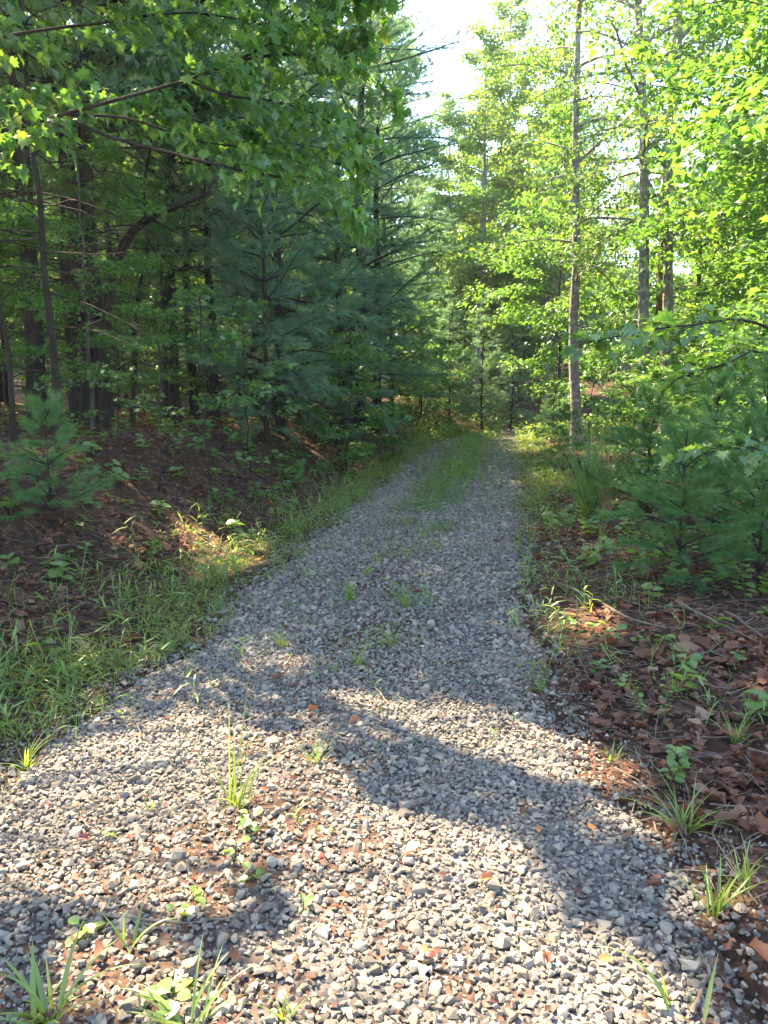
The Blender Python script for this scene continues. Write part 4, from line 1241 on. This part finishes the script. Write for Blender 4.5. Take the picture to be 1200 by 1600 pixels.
for a in [
    (160, 1312, 'single round leaf weed on the bright left gravel', .03, 2, .045),
    (300, 1415, 'pair of heart shaped leaves above the long stick', .05, 4, .06),
    (272, 1435, 'low pale leaf weed touching the long stick', .03, 3, .05),
    (385, 1300, 'leafy weed right below the tallest grass tuft', .09, 9, .045),
    (368, 1340, 'small leafy weed on gravel below the tallest tuft', .06, 6, .045),
    (395, 1375, 'pale green sprout on gravel above the right end of stick', .05, 5, .045),
    (470, 1430, 'faint yellow green sprout on brown soil right of the stick', .06, 4, .035),
    (130, 1465, 'low leafy weed at the left end of the stick', .05, 5, .06),
    (265, 1560, 'broad leaved weed among debris near the bottom left', .05, 5, .07),
    (508, 1303, 'tiny lime leaf on gravel near the middle', .02, 2, .035),
    (1010, 1135, 'feathery upright weed, left of the pair by the dead leaves', .26, 26, .030),
    (1033, 1140, 'feathery upright weed, right of the pair by the dead leaves', .28, 28, .030),
    (1045, 1235, 'leafy weed with paired pale leaves at the gravel edge', .20, 14, .055),
    (975, 1085, 'round leaved yellow weed beside red leaves at right', .10, 8, .045),
    (1065, 1225, 'dense green weed beside the paired pale leaves', .15, 12, .05),
    (880, 985, 'yellow green seedling in the sunlit litter by the drive', .12, 7, .08),
    (925, 990, 'small four leaved seedling right of the yellow green one', .10, 5, .07),
    (965, 1005, 'pale green seedling by the fallen branch', .10, 6, .08),
    (1040, 1010, 'small dark green seedling below the fallen branch', .10, 6, .07),
    (1075, 1050, 'blue green seedling among brown leaves at right', .10, 7, .07),
    (1000, 905, 'leafy green seedling at the foot of the pine saplings', .25, 12, .10),
    (1050, 915, 'broad leaved seedling right of the leafy green one', .28, 14, .11),
    (1110, 930, 'bushy seedling below the thin stemmed pine sapling', .30, 16, .10),
    (1165, 945, 'dark bushy seedling at the right edge by the stick', .32, 16, .09),
    (990, 850, 'tall leafy seedling behind the leafy green one', .4, 14, .12),
    (1160, 1050, 'three leaved seedling at the right edge', .12, 5, .06),
]:
    seedling(*a)
for k, (px, py, h, s) in enumerate([(290, 835, .22, .15), (350, 840, .2, .13), (235, 880, .2, .13), (395, 790, .3, .14), (430, 790, .3, .14), (465, 770, .35, .15), (500, 755, .35, .15), (535, 740, .35, .15), (440, 765, .4, .16), (480, 745, .4, .16), (395, 765, .35, .14), (330, 790, .3, .14), (80, 905, .14, .12), (60, 800, .5, .2), (15, 840, .45, .2), (190, 800, .3, .15)]):
    labs = ['lobed seedling by the sunlit patch of dead leaves', 'seedling right of the lobed one by the sunlit patch', 'small seedling on dark litter left of the sunlit patch', 'broad leaved seedling in the left ditch, nearest of the row', 'broad leaved seedling second along the left ditch', 'broad leaved seedling third along the left ditch', 'broad leaved seedling fourth along the left ditch', 'broad leaved seedling at the far end of the left ditch', 'taller pale seedling behind the ditch row', 'tallest seedling at the back of the ditch row', 'seedling with big leaves behind the nearest ditch seedling', 'seedling on the bank above the lobed ones', 'small green leaf weed at the foot of the left pine sapling', 'oak seedling with large leaves inside the left pine sapling', 'oak seedling with large leaves at the left edge', 'seedling right of the left pine sapling']
    seedling(px, py, labs[k], h, int(6 + h * 18), s, T_maple if k in (0, 1, 2, 13, 14) else T_round, M_under, 'seedlings along the left ditch')
# leafy shrubs
for px, y, sc, lab in [(615, 16.5, .42, 'low yellow lit shrub at the left verge before the far pines'), (330, 8.5, .72, 'bright layered leafy shrub before the dark left trunks'), (395, 10.5, .72, 'leafy shrub right of the bright layered one'), (250, 8.0, .5, 'small shrub with sparse yellow leaves on the left bank'), (190, 9.0, .55, 'thin leafy shrub before the paired thick trunks'),
                       (585, 21.5, 1.15, 'bright leafy shrub between the white pines at the verge'), (655, 25.5, 1.3, 'bright leafy shrub at the left of the far bend'), (540, 13.8, .8, 'leafy shrub leaning out before the big soft pine'),
                       (860, 17.5, .45, 'low shrub on the right verge near the far bend'), (875, 14, .4, 'low shrub right of the drive behind the wispy grass'), (560, 19.5, .5, 'dark shrub under the white pines at the left verge'), (960, 12.5, .55, 'bush behind the tall fountain grass'), (1010, 11.0, .6, 'bush right of the tall fountain grass, behind the pine sapling'), (1015, 7.6, .42, 'airy broadleaf shrub between the grass clump and the pines'), (1075, 6.3, .36, 'airy low shrub in front of the right hand pines'), (1185, 6.2, .42, 'airy shrub at the right edge before the pines'), (1120, 9.6, .75, 'airy layered shrub above the right hand pines'),
                       (1160, 7.6, .65, 'leafy bush among the right hand pine saplings')]:
    plant_tree(AIRY if lab.startswith('airy') or px < 450 else UND[1], 'shrub', X(px, y), y, lab, 'shrub', 'shrubs by the drive', None, sc, 'crown')

# ------------------------------------------------------------------ sticks and single fallen leaves
def stick(pts, r, label, lift=.02, forks=0, name='stick'):
    P = []
    for px, py in pts:
        p = flat(px, py)
        for _ in range(6): p = flat(px, py, float(gz(p[0], p[1])))
        p[2] += lift
        P.append(p)
    b = P[0].copy(); e = empty(name, b, label, 'stick')
    ln = spline(P, 14) - b + rng.normal(size=(14, 3)) * .003
    a = Acc(); a.add(*tube(ln, np.linspace(r, r * .55, 14), 6)); a.obj('stem', M_twig, e, True)
    for q in range(forks):
        bb, dd = lerp_line(ln, np.array([rng.uniform(.2, .9)])); dd = dd[0] / np.linalg.norm(dd[0])
        tw = curve(bb[0], dd + np.array([rng.normal() * .7, rng.normal() * .7, rng.uniform(-.02, .12)]), rng.uniform(.12, .4), 6, .05, .12)
        a = Acc(); a.add(*tube(tw, np.linspace(r * .5, .0012, 6), 4)); a.obj('twig', M_twig, e, True)
    return e
stick([(158, 1438), (230, 1447), (300, 1452), (385, 1437)], .005, 'long thin stick lying across the gravel at lower left')
stick([(865, 915), (930, 945), (985, 975), (1040, 990)], .011, 'forked grey fallen branch on dead leaves right of the drive', .035, 6, 'fallen_branch')
stick([(1065, 953), (1110, 978), (1158, 1000)], .011, 'pale straight stick on dark litter below the right pine saplings', .04, 1)
stick([(1133, 965), (1165, 985), (1195, 1010)], .008, 'short stick right of the pale straight one', .04, 2)
stick([(115, 842), (140, 880), (165, 915)], .006, 'thin pale stick below the left pine sapling', .03, 2)
stick([(175, 780), (205, 800), (222, 835)], .005, 'curved bare twig right of the left pine sapling', .05, 0)
stick([(828, 890), (830, 860), (850, 850)], .006, 'bent pale twig at the right edge of the gravel', .02, 0)
stick([(1130, 1215), (1165, 1218), (1200, 1222)], .020, 'stub of rotting brown branch at the right edge', .01, 0)
stick([(640, 1270), (675, 1255), (668, 1225)], .0025, 'hair thin bent twig on shaded gravel', .03, 0)
stick([(1080, 1590), (1105, 1530), (1090, 1500)], .007, 'reddish stick in the bottom right corner', .02, 0)
stick([(280, 760), (270, 700), (275, 640)], .008, 'bare upright dead twig on the left bank', .3, 3)
def leaf_thing(px, py, mat, size, label, kind=0, tem=None):
    p = flat(px, py)
    for _ in range(3): p = flat(px, py, float(gz(p[0], p[1])))
    TV, TF = tem or T_dead[kind]
    m = frames(np.array([[rng.normal(), rng.normal(), 0]]), np.array([[0, -.25, 1.0]]) + rng.normal(size=(1, 3)) * .15)[0]
    V = (TV * size * .8) @ m.T
    o = mesh_obj('fallen_leaf', V, TF, mat, None, np.full(len(V), rng.uniform(.2, .8)), True)
    o.location = (p[0], p[1], p[2] + .030)
    tag(o, label, 'leaf', 'coloured leaves fallen on the gravel')
for a in [
    (645, 1337, M_paleleaf, .075, 'large pale green leaf on sunlit gravel near the middle', 0),
    (662, 1500, M_orangeleaf, .05, 'bright yellow orange leaf low on the sunlit gravel', 1),
    (673, 1507, M_redleaf, .04, 'dark red leaf touching the yellow orange leaf', 1),
    (760, 1385, M_orangeleaf, .055, 'orange leaf at the edge of the shadow', 3),
    (800, 1342, M_redleaf, .05, 'crinkled red leaf up from the orange one', 3),
    (840, 1308, M_orangeleaf, .05, 'orange brown leaf in the dark band', 1),
    (925, 1305, M_orangeleaf, .05, 'orange brown leaf near the right gravel edge', 2),
    (855, 1510, M_redleaf, .05, 'dull red leaf on the bright gravel at lower right', 3),
    (945, 1515, M_orangeleaf, .045, 'orange leaf beside the arching sprout', 0),
    (130, 1322, M_redleaf, .045, 'small crimson leaf on gravel at left', 3),
    (75, 1270, M_redleaf, .04, 'small dull red leaf near the left edge', 3),
    (120, 1268, M_orangeleaf, .04, 'yellow leaf on the bright left gravel', 1),
    (415, 1245, M_redleaf, .045, 'red leaf below the tallest tuft', 2),
    (435, 1190, M_redleaf, .04, 'red leaf between the two tufts', 3),
    (270, 1090, M_orangeleaf, .05, 'orange leaf on shaded gravel at left', 0),
    (715, 1045, M_redleaf, .05, 'red brown leaf on shaded gravel right of centre', 2),
    (500, 1350, M_redleaf, .05, 'dark red leaf on brown soil in the middle', 1),
    (310, 1385, M_redleaf, .05, 'dark red leaf among weeds above the stick', 2),
    (660, 1018, M_paleleaf, .035, 'tiny white leaf on shaded gravel', 0),
    (297, 1520, M_paleleaf, .06, 'pale cream leaf flat on the gravel at lower left', 2),
]:
    leaf_thing(*a)

# ------------------------------------------------------------------ labels that tell the repeats apart: their order across the view
ORD = 'first second third fourth fifth sixth seventh eighth ninth tenth eleventh twelfth thirteenth fourteenth fifteenth sixteenth seventeenth eighteenth nineteenth twentieth'.split()
ORD += ['twenty-' + w for w in ORD[:9]] + ['thirtieth']
for grp, what, out in [
    ('saplings under the left trees', 'small leafy saplings under the left trees', 'small leafy sapling just outside the left of the view'),
    ('saplings under the right trees', 'flat layered leafy saplings on the right', 'leafy sapling just outside the right of the view'),
    ('thin stems in the left wood', 'thin dead twigged stems in the left wood', 'thin bare stem just outside the left of the view'),
    ('small maples among the left trunks', 'small airy maples among the left trunks', 'small airy maple just outside the left of the view'),
    ('trees deep in the left wood', 'dark slim trees deep in the left wood', 'dark slim tree just outside the left of the view'),
    ('leafy trees of the right wood', 'leafy trees deeper in the right wood', 'leafy tree just outside the right of the view'),
    ('leafy trees behind the left trunks', 'bright leafy trees behind the left trunks', 'bright leafy tree just outside the left of the view'),
    ('tall shade trees of the left wood', 'tall leafy shade trees in the left wood', 'tall shade tree just outside the left of the view'),
]:
    os_ = [o for o in scene.objects if o.get('group') == grp and o.parent is None]
    pxs = {o.name: float(pix(np.array(o.location))[0][0]) for o in os_}
    inn = sorted([o for o in os_ if 0 < pxs[o.name] < 1200], key=lambda o: pxs[o.name])
    for k, o in enumerate(inn): o['label'] = '%s from the left of the %s' % (ORD[k], what)
    for o in os_:
        if o not in inn: o['label'] = out

# ------------------------------------------------------------------ the thin bright air of the wood
HZ = 0.0009
bm = bmesh.new()
bmesh.ops.create_cube(bm, size=1.0)
me = bpy.data.meshes.new('haze'); bm.to_mesh(me); bm.free()
hz = bpy.data.objects.new('haze', me); COL.objects.link(hz)
hz.scale = (640, 760, 60); hz.location = (0, 60, 26)
m, nt, N, L_ = new_mat('haze')
pv = N.new('ShaderNodeVolumePrincipled')
pv.inputs['Color'].default_value = (.86, .93, 1, 1)
pv.inputs['Density'].default_value = HZ
pv.inputs['Anisotropy'].default_value = 0.35
o_ = N.new('ShaderNodeOutputMaterial'); L_.new(pv.outputs[0], o_.inputs['Volume'])
me.materials.append(m)
tag(hz, 'thin pale haze hanging in the woods', 'haze', None, 'stuff')
